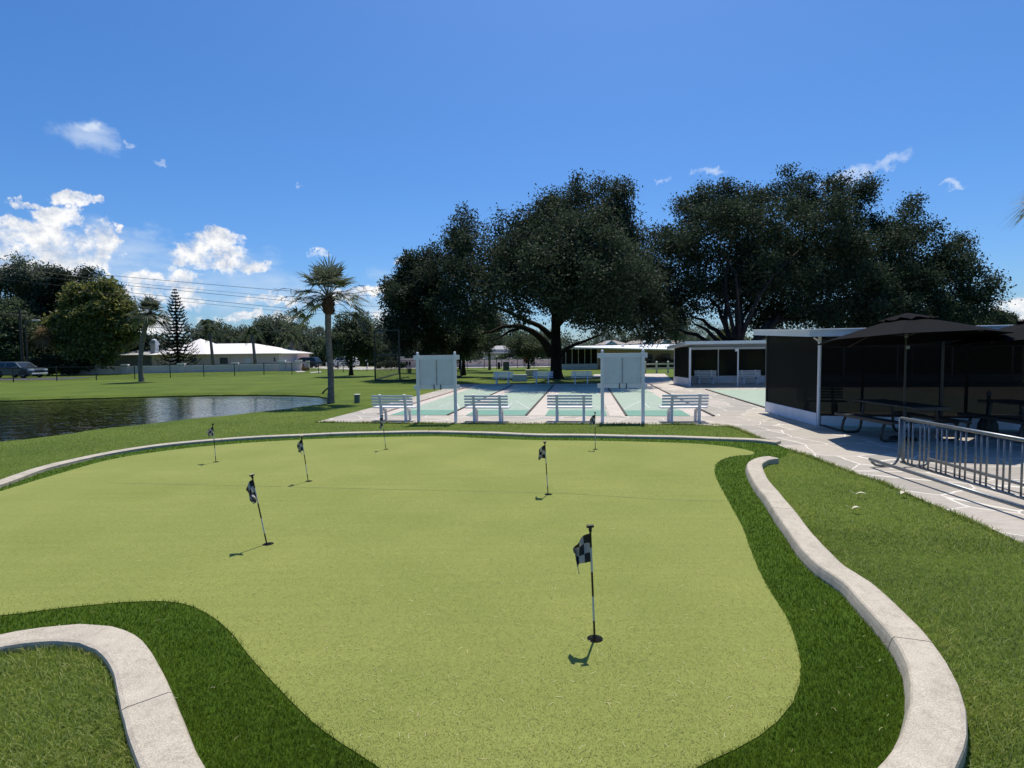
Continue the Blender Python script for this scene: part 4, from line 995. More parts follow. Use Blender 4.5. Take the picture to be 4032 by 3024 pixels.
# ------------------------------------------------------------------ foliage builders
def crown(name, blobs, nleaf, size, mat, parent, seed, clump=.32, per=14, droop=0.0, shell=.45, aspect=.55, core=0.25, lumps=6):
    """leaf cards gathered in sprays through the volume of the blobs (x,y,z,rx,ry,rz in parent's frame)"""
    r = np.random.default_rng(seed); bl = np.array(blobs, float)
    if lumps:
        ex = []
        for b in bl:
            for q in range(lumps):
                dv = r.normal(size=3); dv[2] = dv[2] * .8 + .25; dv /= np.linalg.norm(dv); k_ = r.uniform(.22, .5)
                ex.append([b[0] + dv[0] * b[3] * 1.0, b[1] + dv[1] * b[4] * 1.0, b[2] + dv[2] * b[5] * 1.0, b[3] * k_, b[4] * k_, b[5] * k_ * .9])
        bl[:, 3:6] *= .86; bl = np.vstack([bl, np.array(ex)])
    vol = bl[:, 3] * bl[:, 4] * bl[:, 5]; w = vol ** .8; w /= w.sum()
    nc = max(6, nleaf // per); k = r.choice(len(bl), nc, p=w)
    d = r.normal(size=(nc, 3)); d /= np.linalg.norm(d, axis=1)[:, None]
    ph = r.uniform(0, 6.28, (len(bl), 6))
    lum = 1 + .16 * np.sin(d[:, 0] * 5 + ph[k, 0]) * np.sin(d[:, 1] * 5 + ph[k, 1]) + .14 * np.sin(d[:, 2] * 7 + ph[k, 2]) * np.sin(d[:, 0] * 8 + ph[k, 3])
    u = r.random(nc); rad = np.where(r.random(nc) < core, u ** (1 / 3) * .75, shell + (1.02 - shell) * np.sqrt(u)) * lum
    c = bl[k, :3] + d * bl[k, 3:6] * rad[:, None]
    c = np.repeat(c, per, 0); out = np.repeat(d, per, 0); n = len(c)
    off = r.normal(size=(n, 3)) * clump * np.array([1, 1, .8])
    if droop: off[:, 2] -= np.abs(r.normal(size=n)) * droop
    p = c + off
    ax = r.normal(size=(n, 3)) + out * .5 + np.array([0, 0, -droop * 1.2]); ax /= np.linalg.norm(ax, axis=1)[:, None]
    nr = r.normal(size=(n, 3)) * .8 + np.array([0, 0, .8]); s = np.cross(ax, nr); s /= np.linalg.norm(s, axis=1)[:, None] + 1e-9
    L_ = (size * r.uniform(.6, 1.3, n))[:, None]; W_ = L_ * aspect * .5
    nn = np.cross(s, ax)
    V = np.stack([p - ax * L_ * .5, p + s * W_ + nn * L_ * .06, p + ax * L_ * .5, p - s * W_ + nn * L_ * .06], 1).reshape(-1, 3)
    Fq = np.arange(n * 4).reshape(-1, 4)
    return npmesh(name, V, [Fq], mat, parent)
def limb(mb, a, b, r0, r1, seed, wob=.12, n=7, sag=0.0, k=8):
    rr = random.Random(seed); a = Vector(a); b = Vector(b); l = (b - a).length; pts = []; rad = []
    o1 = Vector((rr.uniform(-1, 1), rr.uniform(-1, 1), rr.uniform(-.4, 1))) * l * wob
    for i in range(n):
        t = i / (n - 1); p = a.lerp(b, t) + o1 * math.sin(PI * t) + Vector((rr.uniform(-1, 1), rr.uniform(-1, 1), rr.uniform(-1, 1))) * l * .015 * (0 < i < n - 1)
        p.z += sag * math.sin(PI * t) * l
        pts.append(p); rad.append(r0 + (r1 - r0) * t ** .8)
    mb.tube(pts, rad, k); return pts
def tree(name, label, base, blobs2, nleaf, size, leaf, seed, tr=.3, group=None, cat='tree', forkz=None, nlimb=8, lean=(0, 0), bark='bark', clump=.32, droop=0, per=14, shell=.45, core=.25, lumps=6, flat_=1.0, depthf=1.0, trunks=1, aspect=.55):
    """blobs2: (px2212, py2212, distance, radius m) -> world; base: world point"""
    t = thing(name, label, cat, (base.x, base.y, 0), 0, group)
    bl = []
    for x, y, Y, r in blobs2:
        p = DQ(x, y, Y); bl.append((p.x - base.x, p.y - base.y, p.z, r, r * depthf, r * flat_))
    cz = sum(b[2] for b in bl) / len(bl); fz = forkz or max(1.2, min(b[2] - b[5] for b in bl) + .4)
    tm = MB(); rr = random.Random(seed)
    for q in range(trunks):
        dx, dy = (0, 0) if trunks == 1 else (rr.uniform(-.6, .6), rr.uniform(-.4, .4))
        top = Vector((lean[0] + dx * 2.2, lean[1] + dy * 2, fz))
        pts = [Vector((dx * .5, dy * .5, -.1)), Vector((dx * .5, dy * .5, .12)), Vector((dx * .6, dy * .6, .5)), Vector((lean[0] * .4 + dx * 1.1, lean[1] * .4 + dy, fz * .5)), top]
        tm.tube(pts, [tr * 1.75, tr * 1.4, tr * 1.12, tr * .98, tr * .85], 12)
        if trunks == 1: tm.tube([top, top.lerp(Vector((0, 0, cz)), .5) + Vector((dx, dy, 0)), Vector((dx * 2, dy * 2, cz + 1.0))], [tr * .85, tr * .55, tr * .15], 8)
    order = sorted(range(len(bl)), key=lambda i: -bl[i][3])[:nlimb]
    for j, i in enumerate(order):
        b = bl[i]; limb(tm, (lean[0] * .95, lean[1] * .95, fz * rr.uniform(.85, 1.05)), (b[0], b[1], b[2] - b[5] * .1), tr * rr.uniform(.34, .55), tr * .08, seed * 31 + j, .12, 7, .05)
    obj('trunk', tm, MT[bark], t, smooth=True)
    crown('crown', bl, nleaf, size, MT[leaf], t, seed, clump, per, droop, shell, aspect, core, lumps)
    return t, tm

# ---- centre oak
base = P(2190, 1490)
OB1 = [(1268,440,40,2.2),(1225,435,41,1.6),(1320,445,41,1.9),(1200,475,38,2.0),(1345,490,41,2.0),(1150,470,39,1.7),(1130,520,38,2.0),(1095,560,37,2.0),
       (1000,490,42,1.6),(1015,540,40,1.9),(975,540,42,1.3),(965,600,41,1.5),(1010,610,38,1.9),(970,660,40,1.5),(1050,625,36,1.9),(1130,590,34,2.1),(1215,560,35,2.7),(1300,550,36,2.6),
       (1365,550,40,2.0),(1385,620,38,2.2),(1300,630,34,2.6),(1215,615,33,2.1),(1410,590,42,1.4),(1418,645,41,1.5),(1250,590,46,3.0),(1120,570,46,2.6),(1350,650,45,2.2),(1000,685,37,1.2),(1330,680,36,1.3),(1400,690,38,1.4),(1405,720,39,.8),(1265,665,42,1.5),(955,560,42,.9),(1185,600,31,1.7),(1300,600,31,1.9),(1095,615,33,1.5),(1250,545,32,1.9)]
OB1 = [(x, y + (9 if y < 500 else 0), Y, r) for x, y, Y, r in OB1]
t, _ = tree('oak_tree', 'tall dark oak with one straight thick trunk at the far end of the courts', base, OB1, 180000, .205, 'oakleaf', 11, .40, None, 'oak tree', 4.4, 12, clump=.27, droop=.28, per=18, shell=.35, core=.34, aspect=.5)
lm = MB()
def loc_(x, y, Y): p = DQ(x, y, Y); return Vector((p.x - base.x, p.y - base.y, p.z))
for pts, rads in (([loc_(1192,768,40.6), loc_(1175,738,40.4), loc_(1150,716,40), loc_(1115,704,39.6), loc_(1085,706,39.2), loc_(1062,716,38.8), loc_(1040,722,38.4)], [.34,.28,.24,.20,.15,.10,.05]),
                  ([loc_(1192,728,40.6), loc_(1165,704,41), loc_(1130,690,41.4), loc_(1090,670,41.8), loc_(1040,655,42)], [.24,.18,.15,.11,.05]),
                  ([loc_(1207,770,40.6), loc_(1225,752,40.4), loc_(1260,738,40), loc_(1300,722,39.6)], [.16,.13,.10,.05]),
                  ([loc_(1130,706,39.8), loc_(1100,716,39.4), loc_(1078,730,39), loc_(1060,737,38.8)], [.12,.09,.06,.03])): lm.tube([p for p in spline(pts, .6)], list(np.interp(np.linspace(0, 1, len(spline(pts, .6))), np.linspace(0, 1, len(rads)), rads)), 10)
obj('limb', lm, MT['bark'], t, smooth=True)
# ---- left oak
base = P(1653, 1480)
tree('oak_tree', 'smaller slender-trunked oak left of the tall centre oak, above the chain-link cage', base, [(895,590,44,1.5),(868,620,44,1.4),(900,640,42,1.6),(850,650,44,1.1),(930,620,43,1.6),(860,690,43,1.3),(905,690,42,1.5),(950,690,44,1.4),(870,730,43,.9),(920,570,45,1.1),(940,735,44,1.0),(885,560,44,.8)],
     42000, .22, 'oakleaf', 12, .17, None, 'oak tree', 3.6, 7, (-.35, 0), clump=.25, droop=.25, per=18, core=.3)
# ---- right spreading oak
base = P(2905, 1500)
OB2 = [(1505,455,46,2.0),(1530,410,46,1.1),(1450,522,44,1.7),(1455,585,42,2.3),(1415,640,42,1.5),(1560,450,47,2.2),(1530,530,42,2.7),(1612,425,46,1.9),(1700,415,46,2.0),(1640,500,41,2.8),(1735,405,47,1.3),(1775,430,47,2.0),(1845,420,47,1.7),(1870,400,47,.9),
       (1750,510,42,2.8),(1855,480,46,2.0),(1850,550,43,2.7),(1940,490,46,1.9),(1965,440,47,1.1),(1985,490,46,1.2),(1950,560,44,2.3),(2035,560,45,2.0),(2080,530,46,1.1),(2095,580,45,1.3),(2055,630,44,2.3),(2115,630,45,1.4),(2140,600,45,.7),(2145,655,45,.8),(2105,680,44,1.4),(1990,650,43,2.3),
       (1900,640,42,2.5),(1800,630,41,2.7),(1700,630,41,2.7),(1600,630,42,2.4),(1520,640,42,2.1),(1650,560,50,3.3),(1800,560,50,3.3),(1950,610,50,2.7),(1460,670,42,1.3),(1760,690,43,1.5),(1870,690,43,1.4),(1960,695,44,1.1),(2040,700,44,1.2),(1660,690,43,1.3),(1720,660,40,1.6),(1800,680,40,1.7),(1890,670,40,1.7),(1970,680,41,1.5),(2050,675,42,1.4),(1640,600,39,1.8)]
OB2 = [(x, y + (11 if y < 500 else 0), Y, r) for x, y, Y, r in OB2]
t, _ = tree('live_oak', 'broad spreading oak with many fanned trunks behind the pavilion roofs', base, OB2, 235000, .21, 'oakleaf2', 13, .40, None, 'oak tree', 2.2, 5, clump=.30, droop=.10, per=18, shell=.35, core=.34, trunks=4)
lm = MB()
for k, (x, y, Y) in enumerate(((1490,680,43),(1440,700,42),(1530,640,43),(1570,600,44),(1610,610,45),(1670,610,44),(1720,640,43),(1760,690,43),(1500,700,40))):
    p = DQ(x, y, Y); limb(lm, (0, 0, 1.2), (p.x - base.x, p.y - base.y, p.z), .24, .07, 500 + k, .08, 8, .03)
obj('limb', lm, MT['bark'], t, smooth=True)
# ---- small round tree behind the near palm
base = P(1383, 1478)
tree('small_oak', 'small round bushy tree on the lawn just right of the near palm', base, [(758,715,50,1.5),(730,740,50,1.3),(785,735,50,1.4),(758,742,49,1.4),(722,752,50,1.0),(796,752,50,1.1),(740,695,50,.8),(780,700,50,.9),(762,752,49,1.0)], 26000, .20, 'midleaf', 14, .17, None, 'tree', 1.7, 7, clump=.2, per=14)
# ---- small trees under the oak limb and behind
for i, (bx_, by_, Y, bl, leaf, lab, n, tr_) in enumerate((
    (1826, 1478, 46, [(985,735,47,1.2),(1012,720,47,1.3),(1035,740,46,1.1),(1000,755,46,.9),(960,745,48,1.0)], 'midleaf', 'thin-trunked young tree just right of the left scoreboard', 12000, .16),
    (2081, 1453, 62, [(1140,745,62,1.5),(1115,755,62,1.2),(1165,755,62,1.2),(1140,765,61,1.1),(1120,735,63,1.0),(1160,735,63,1.0)], 'midleaf', 'small dark round tree behind the orange warning sign', 12000, .12),
    (1812, 1455, 60, [(985,760,62,1.2),(960,765,62,1.4),(1005,745,63,1.5),(1025,765,61,1.0)], 'greyleaf', 'dim tree behind the young tree, by the pale boundary wall', 9000, .15),
    )):
    tree('young_tree', lab, P(bx_, by_), bl, n, .2, leaf, 20 + i, tr_, None, 'tree', None, 5, clump=.22)
# slender bare trunk with high crown merging into oak
base = P(1928, 1457); tree('tall_tree', 'slender pale-trunked tree left of the green cabinet', base, [(1052,690,57,1.6),(1040,715,57,1.2),(1070,705,58,1.3)], 9000, .22, 'greyleaf', 33, .13, None, 'tree', 3.8, 3, bark='palmbark')

# ---- trees at the left edge
def ltree(name, label, bx_, by_, bl, n, leaf, seed, tr_=.3, size=.34, **kw):
    return tree(name, label, P(bx_, by_), bl, n, size, leaf, seed, tr_, None, 'tree', None, 6, per=12, **dict(dict(clump=.42), **kw))
ltree('pine_tree', 'tall loose-crowned tree at the very left edge, sky showing through', 60, 1462, [(15,605,74,2.0),(60,590,74,2.0),(95,605,74,1.6),(-40,620,74,2.4),(40,640,76,1.6),(-20,660,75,1.8),(75,635,76,1.6)], 18000, 'greyleaf', 41, .25)
ltree('oak_tree', 'big dark rounded tree behind the yellowish one at left', 300, 1462, [(135,625,76,2.3),(180,625,76,2.4),(225,645,77,2.2),(255,690,77,2.0),(110,650,75,2.2),(190,660,78,2.6),(150,670,76,2.6),(230,700,78,2.4),(268,730,77,1.6),(100,690,75,2.0)], 42000, 'oakleaf', 42, .4)
ltree('oak_tree', 'dark tree behind the parked car, filling the left edge', 20, 1470, [(20,690,70,2.4),(60,680,72,2.2),(-30,700,70,2.6),(30,730,68,2.4),(85,720,72,2.2),(-20,750,68,2.4),(20,765,67,1.6),(120,730,74,2.2)], 40000, 'midleaf', 43, .4)
ltree('yellow_tree', 'yellowish-green tree in front of the dark trees, overhanging the grey house', 385, 1470, [(168,640,66,1.2),(155,665,66,1.1),(180,665,66,1.0),(225,632,66,1.2),(205,650,66,1.1),(245,655,66,1.2),(265,675,66,1.2),(285,700,66,1.1),(230,680,65,1.5),(200,690,65,1.4),(255,705,65,1.4),(275,725,66,.9),(170,700,65,1.3),(215,720,65,1.5),(245,735,65,1.1),(185,735,65,1.4),(155,735,65,1.2),(205,758,64,1.1),(165,765,64,1.1),(140,700,66,1.1),(225,770,64,.7)], 46000, 'yelleaf', 44, .3, .42, lumps=6, clump=.42)
ltree('understory_tree', 'dark low tree behind the end of the pink-grey wall', 330, 1462, [(120,770,72,2.0),(160,780,74,1.8),(200,785,76,1.6),(90,770,70,1.8),(60,785,70,1.6),(20,790,70,1.8),(-20,790,70,1.8)], 26000, 'oakleaf', 45, .2)

# ---- treeline behind the houses
TL = [(440,735,105,2.6,'greyleaf'),(480,745,108,2.6,'midleaf'),(520,735,112,2.4,'greyleaf'),(560,730,110,2.8,'midleaf'),(600,718,112,3.2,'greyleaf'),(640,735,106,2.8,'midleaf'),(680,740,104,2.8,'greyleaf'),(470,720,118,2.4,'midleaf'),(575,712,118,2.6,'greyleaf'),(350,770,98,1.6,'midleaf'),(330,765,100,1.6,'oakleaf'),(710,760,98,2.4,'midleaf'),
      (820,730,100,3.4,'greyleaf'),(850,770,96,2.6,'midleaf'),(880,750,98,3.0,'oakleaf'),(930,760,96,2.8,'midleaf'),(1060,750,120,3.4,'oakleaf'),(1110,735,124,3.2,'midleaf'),(1180,745,126,3.2,'greyleaf')]
LTL = ['grey-green tree behind the pine', 'mid green tree right of the pine tip', 'low pale tree above the white roof', 'bushy tree over the white roof ridge', 'tallest broad tree above the right end of the white roof', 'darker green tree right of the white roof', 'pale tree left of the near palm trunk', 'distant green crown above the white roof peak', 'distant pale crown among feathery palms', 'low round tree behind the chimney', 'small dark tree left of the chimney', 'mid green tree just behind the near palm trunk',
       'grey-green tree behind the left oak foliage', 'low green tree behind the tall cage', 'dark tree behind the middle of the cage', 'green tree behind the left scoreboard top', 'dark tree behind the low grey house', 'green tree above the low grey house roof', 'pale tree behind the oak trunk']
for i, (x, y, Y, r, leaf) in enumerate(TL):
    g = DQ(x, 795, Y); b0 = Vector((g.x, Y, 0)); ppm = F / Y / S
    bl = [(x, y, Y, r), (x - .8 * r * ppm, y + .6 * r * ppm, Y - 1, r * .8), (x + .8 * r * ppm, y + .5 * r * ppm, Y + 1, r * .8), (x + .3 * r * ppm, y - .6 * r * ppm, Y, r * .55), (x - .4 * r * ppm, y - .5 * r * ppm, Y + 1, r * .5), (x, y + 1.2 * r * ppm, Y - 1, r * .9)]
    tree('background_tree', LTL[i], b0, bl, 7000, .42, leaf, 60 + i, .2, 'distant trees behind the houses', 'tree', None, 3, clump=.4, per=10)
TR = [(1345,745,140,3.0,'midleaf'),(1400,735,138,3.4,'oakleaf'),(1460,730,142,3.6,'midleaf'),(1520,725,140,3.6,'greyleaf'),(1570,735,120,2.6,'yelleaf'),(1300,735,140,3.0,'greyleaf'),(1460,690,90,2.0,'greyleaf'),(1860,705,75,1.8,'midleaf'),(1930,700,78,1.8,'greyleaf'),(2030,690,70,1.6,'yelleaf'),(2085,700,74,1.6,'midleaf'),(2150,690,95,1.7,'oakleaf'),(2178,692,98,1.2,'oakleaf')]
LTR = ['distant green tree right of the oak trunk', 'distant dark tree over the townhouses', 'distant green tree above the middle townhouse', 'distant pale tree over the right townhouse', 'yellow-green tree above the open shelter roof', 'distant pale tree close to the oak trunk', 'pale crown seen under the right oak', 'green crown just above the pavilion roof left of the umbrella', 'pale crown above the umbrella top', 'yellow-green crown right of the umbrella top', 'green crown under the right end of the spreading oak', 'small dark tree above the pavilion roof at right', 'small dark pointed tree furthest right on the skyline']
for i, (x, y, Y, r, leaf) in enumerate(TR):
    g = DQ(x, 795, Y); b0 = Vector((g.x, Y, 0)); ppm = F / Y / S
    bl = [(x, y, Y, r), (x - .8 * r * ppm, y + .6 * r * ppm, Y - 1, r * .8), (x + .8 * r * ppm, y + .5 * r * ppm, Y + 1, r * .8), (x + .2 * r * ppm, y - .6 * r * ppm, Y, r * .5), (x, y + 1.2 * r * ppm, Y - 1, r * .9)]
    tree('background_tree', LTR[i], b0, bl, 6000, .36, leaf, 90 + i, .2, 'distant trees behind the houses', 'tree', None, 3, clump=.36, per=10)

# ------------------------------------------------------------------ palms
def fan_crown(parent, c, nl, lr, pet, seed, mat, drop_=.0, lo=-.5, name='frond_crown', nseg=20, special=()):
    r = np.random.default_rng(seed); V = []; Fq = []; rr = random.Random(seed); pm = MB()
    specs = []
    for i in range(nl):
        elv = lo + (1.5 - lo) * ((i + .5) / nl) ** .75; specs.append((i * 2.39996 + rr.uniform(-.3, .3), elv + rr.uniform(-.12, .12), rr.uniform(.85, 1.15)))
    specs += list(special)
    for a, elv, k in specs:
        h = Vector((math.cos(a), math.sin(a), 0)); d = (h * math.cos(elv) + Vector((0, 0, math.sin(elv)))).normalized()
        s = Vector((-math.sin(a), math.cos(a), 0)); up = s.cross(d) * -1
        up = d.cross(s) * -1 if d.cross(s).z < 0 else d.cross(s)
        p0 = Vector(c); bend = .18 + .25 * max(0, math.cos(elv))
        pts = [p0 + d * (pet * k * q) - Vector((0, 0, bend * pet * k * q * q)) for q in (0, .33, .66, 1)]
        pm.tube(pts, [.022, .016, .013, .010], 5)
        hs_ = pts[-1]; dd = (pts[-1] - pts[-2]).normalized(); uu = (up - dd * up.dot(dd)).normalized(); ss = dd.cross(uu)
        for j in range(nseg):
            t = (j / (nseg - 1) - .5) * 2; an = t * 2.05
            sg = (dd * math.cos(an) + ss * math.sin(an) + uu * (.30 * abs(math.sin(an)) - .05)).normalized()
            ln_ = lr * k * (1 - .28 * abs(t)) * rr.uniform(.9, 1.1); w = .030 * lr / .75 * 1.1
            sw = sg.cross(uu); sw = sw.normalized() if sw.length > 1e-6 else ss
            q0 = hs_ + sg * .03; q1 = hs_ + sg * ln_ * .5; q2 = hs_ + sg * ln_ - Vector((0, 0, ln_ * rr.uniform(.08, .38)))
            q1 = q1 - Vector((0, 0, ln_ * .05))
            o = len(V); V += [q0 - sw * w * .3, q0 + sw * w * .3, q1 + sw * w, q1 - sw * w, q2 + sw * .004, q2 - sw * .004]
            Fq += [(o, o + 1, o + 2, o + 3), (o + 3, o + 2, o + 4, o + 5)]
    o = npmesh(name, np.array([tuple(v) for v in V]), [np.array(Fq)], mat, parent)
    obj('leaf_stalk', pm, MT['palmleaf'], o); return o
def fan_palm(label, base, top, tr_, nl, lr, pet, seed, lean_pts=None, special=(), stalks=(), name='fan_palm', group=None, leaf='palmleaf', boot=True, lo=-.35):
    t = thing(name, label, 'palm tree', (base.x, base.y, 0), 0, group); tp = top - Vector((base.x, base.y, 0)); m_ = MB()
    pts = [Vector((0, 0, -.1))] + [Vector(p) for p in (lean_pts or [(tp.x * .35, tp.y * .35, tp.z * .35), (tp.x * .7, tp.y * .7, tp.z * .7)])] + [tp]
    sp = spline(pts, .14); rd = []
    for i, p in enumerate(sp):
        f = i / (len(sp) - 1); rd.append(tr_ * (1.18 - .30 * min(1, f * 6) + .02 * math.sin(i * 2.2) + .03 * (i % 2)) * (1 if f < .93 else 1.0))
    m_.tube(sp, rd, 14); obj('trunk', m_, MT['palmbark'], t)
    if boot:
        m_ = MB(); n = 40
        m_.lathe([(tr_ * .9, tp.z - .55), (tr_ * 1.45, tp.z - .42), (tr_ * 1.75, tp.z - .2), (tr_ * 1.6, tp.z), (tr_ * 1.1, tp.z + .2), (tr_ * .3, tp.z + .3)], (tp.x, tp.y, 0), 12)
        rr = random.Random(seed)
        for k in range(n):
            a = k * 2.4; z = tp.z - .45 + .6 * k / n; m_.beam((tp.x + math.cos(a) * tr_ * 1.2, tp.y + math.sin(a) * tr_ * 1.2, z - .1), (tp.x + math.cos(a) * tr_ * 1.95, tp.y + math.sin(a) * tr_ * 1.95, z + .1), .07, .025)
        obj('boot_collar', m_, MT['boot'], t)
    fan_crown(t, (tp.x, tp.y, tp.z + .12), nl, lr, pet, seed, MT[leaf], lo=lo, special=special)
    if stalks:
        m_ = MB(); rr = random.Random(seed + 5)
        for a, elv, l in stalks:
            h = Vector((math.cos(a), math.sin(a), 0)); p0 = Vector((tp.x, tp.y, tp.z + .15)); pts = []
            for q in range(9):
                f = q / 8; pts.append(p0 + h * (l * f) + Vector((0, 0, l * (math.sin(elv) * f - .25 * f * f) + .06 * math.sin(f * 9))))
            m_.tube(pts, [.016 - .0012 * q for q in range(9)], 5)
            for q in range(2, 9):
                for e in range(3):
                    d = Vector((rr.uniform(-.2, .2), rr.uniform(-.2, .2), rr.uniform(-.32, .12))) + h * .15; m_.tube([pts[q], pts[q] + d * .6, pts[q] + d + Vector((0, 0, -.05))], [.008, .006, .003], 4)
        obj('flower_stalk', m_, MT['boot'], t)
    return t
base = P(1303, 1588); topw = D(1292, 1186, base.y)
fan_palm('fan palm with rough grey trunk standing beside the pond tip', base, topw, .138, 32, .80, 1.12, 3, lean_pts=[(.03, 0, 1.2), (-.02, 0, 2.8)], special=((PI * .98, .02, 1.15), (.05, .05, 1.15), (PI * .9, -.2, 1.0), (-.25, -.2, 1.05), (PI * 1.1, -.15, 1.0), (.3, .0, 1.0)), stalks=((PI * .97, .42, 2.1), (0.03, .34, 2.0), (PI * 1.05, .2, 1.8), (-.1, .55, 1.5)), lo=.02)
base = P(558, 1503); topw = D(592, 1242, base.y)
fan_palm('leaning fan palm on the bank across the pond, left of the dark pine', base, topw, .19, 40, .92, 1.0, 4, lean_pts=[(-.05, 0, 1.2), (.12, 0, 2.7), (.45, 0, 4.2)], special=((PI, -.25, 1.0), (.1, -.25, 1.0)), lo=-.25)
base = P(172, 1470); topw = D(172, 1290, 64)
fan_palm('fan palm with brown dead fronds at left, in front of the dark trees', base, Vector((topw.x, base.y, topw.z)), .2, 22, 1.15, 1.0, 5, leaf='midleaf', lo=-.2)
bb = DQ(95, 720, 63); t = thing('dead_palm_skirt', 'brown dried palm fronds hanging below the green ones at left', 'palm fronds', (bb.x, bb.y, bb.z - .6)); fan_crown(t, (0, 0, .3), 16, 1.1, .5, 8, MT['deadpalm'], lo=-1.2, name='dry_frond')
# feather palms (queen palms)
def feather_palm(label, base, hgt, nl, fl, seed, tr_=.16, leaf='midleaf', group='feather palms behind the white-roofed house', lean=0):
    t = thing('feather_palm', label, 'palm tree', (base.x, base.y, 0), 0, group); m_ = MB()
    m_.tube([(0, 0, -.1), (lean * .3, 0, hgt * .4), (lean, 0, hgt)], [tr_ * 1.2, tr_, tr_ * .8], 10); obj('trunk', m_, MT['palmbark'], t, smooth=True)
    V = []; Fq = []; rr = random.Random(seed); pm = MB()
    for i in range(nl):
        a = i * 2.4 + rr.uniform(-.2, .2); elv = .15 + 1.15 * (i / nl); h = Vector((math.cos(a), math.sin(a), 0)); L_ = fl * rr.uniform(.85, 1.1); pts = []
        for q in range(9):
            f = q / 8; pts.append(Vector((lean, 0, hgt)) + h * (L_ * f * math.cos(elv) * (1 - .1 * f)) + Vector((0, 0, L_ * (math.sin(elv) * f - (.75 * math.cos(elv) + .35) * f * f))))
        pm.tube(pts, [.03 - .003 * q for q in range(9)], 4)
        for q in range(1, 9):
            tg = (pts[q] - pts[q - 1]).normalized(); sd2 = tg.cross(Vector((0, 0, 1))); sd2 = sd2.normalized() if sd2.length > 1e-5 else Vector((1, 0, 0))
            for sgn in (-1, 1):
                for e in range(3):
                    p = pts[q - 1].lerp(pts[q], e / 3 + .1); l = .62 * fl / 2.3 * (1 - .5 * q / 9) * rr.uniform(.8, 1.2); d = (sd2 * sgn * .8 + tg * .5 + Vector((0, 0, -.55 + rr.uniform(-.25, .25)))).normalized()
                    o = len(V); w = tg * .035; V += [p - w, p + w, p + d * l * .6 + w * .8 , p + d * l + Vector((0, 0, -.15))]; Fq.append((o, o + 1, o + 2, o + 3))
    o = npmesh('frond_crown', np.array([tuple(v) for v in V]), [np.array(Fq)], MT[leaf], t); obj('leaf_stalk', pm, MT[leaf], o); return t
for i, (x, y, Y, fl, lab) in enumerate(((447,700,112,3.2,'tallest feather palm on the skyline, right of the dark pine'),(462,722,104,3.0,'feather palm just below the tallest one, above the white roof peak'),(543,718,104,3.4,'drooping feather palm over the white roof middle'),(628,705,108,2.6,'feather palm over the right end of the white roof'),(650,708,110,2.6,'feather palm left of the near palm crown, lower of two'),(689,712,110,1.8,'thin dark feather palm touching the small bushy tree'))):
    p = DQ(x, y, Y); feather_palm(lab, Vector((p.x, Y, 0)), p.z, 20, fl, 200 + i, .18, 'greyleaf' if i else 'midleaf')
for i, (px, Y, lab) in enumerate(((840, 76, 'slim palm trunk rising before the white roof middle'), (1006, 76.5, 'slim palm trunk rising before the white roof right part'))):
    g = D(px, 1440, Y); p = D(px - (12 if i == 0 else 10), 1300 + 8 * i, Y); feather_palm(lab, Vector((g.x, Y, 0)), p.z, 16, 2.0, 230 + i, .2, 'midleaf', 'slim palms in front of the white-roofed house', lean=-.3)
for i, (px, Y, lab) in enumerate(((1152, 90, 'palm with thick pale trunk behind the entrance sign'), (1182, 92, 'second pale palm trunk behind the entrance sign, right of the other'))):
    g = D(px, 1420, Y); feather_palm(lab, Vector((g.x, Y, 0)), D(px, 1335, Y).z, 16, 2.6, 240 + i, .3, 'midleaf', 'palms behind the entrance sign')
# palm just outside the right edge: only frond tips reach into the picture
fan_palm('palm frond tips reaching in at the right edge above the roofs', Vector((21.35, 20.5, 0)), Vector((21.35, 20.5, 8.1)), .17, 26, 1.05, 1.25, 17, special=((PI * .95, .0, 1.25), (PI, .25, 1.2), (PI * 1.05, -.15, 1.2)))
# ---- norfolk pine
base = D(703, 1455, 74.5); base.z = 0; pk_ = D(698, 1137, base.y)
t = thing('norfolk_pine', 'dark narrow pine with tidy tiers of upturned branches before the white roof', 'pine tree', (base.x, base.y, 0)); Hn = pk_.z; m_ = MB()
m_.tube([(0, 0, -.1), (0, 0, Hn * .5), (0, 0, Hn)], [.16, .10, .02], 8); obj('trunk', m_, MT['bark'], t)
rr = random.Random(9); V = []; Fq = []; tiers = 25
for k in range(tiers):
    z = .55 + (Hn - .75) * (k / (tiers - 1)) ** .93; f = k / (tiers - 1); R_ = 2.5 * (1 - f) ** .85 + .14; nb = 11 if k < 20 else 7
    for b_ in range(nb):
        a = 2 * PI * (b_ + .5 * (k % 2)) / nb + rr.uniform(-.12, .12); h = Vector((math.cos(a), math.sin(a), 0)); Rb = R_ * rr.uniform(.82, 1.08); ns = 20
        sd2 = Vector((-h.y, h.x, 0))
        for q in range(ns):
            u_ = q / (ns - 1)
            p = h * (.06 + Rb * u_) + Vector((0, 0, z - .16 * Rb * math.sin(u_ * 2.6) + .30 * Rb * u_ ** 3))
            for e in range(5):
                d = (h * rr.uniform(.1, .7) + sd2 * rr.uniform(-1, 1) + Vector((0, 0, rr.uniform(-.1, 1.0)))).normalized(); l = .24 * rr.uniform(.7, 1.2) * (1 - .35 * f); s_ = d.cross(Vector((0, 0, 1))); s_ = s_.normalized() * .050 if s_.length > 1e-5 else sd2 * .03
                o = len(V); V += [p - s_, p + s_, p + d * l + s_ * .4, p + d * l - s_ * .4]; Fq.append((o, o + 1, o + 2, o + 3))
npmesh('crown', np.array([tuple(v) for v in V]), [np.array(Fq)], MT['needle'], t)
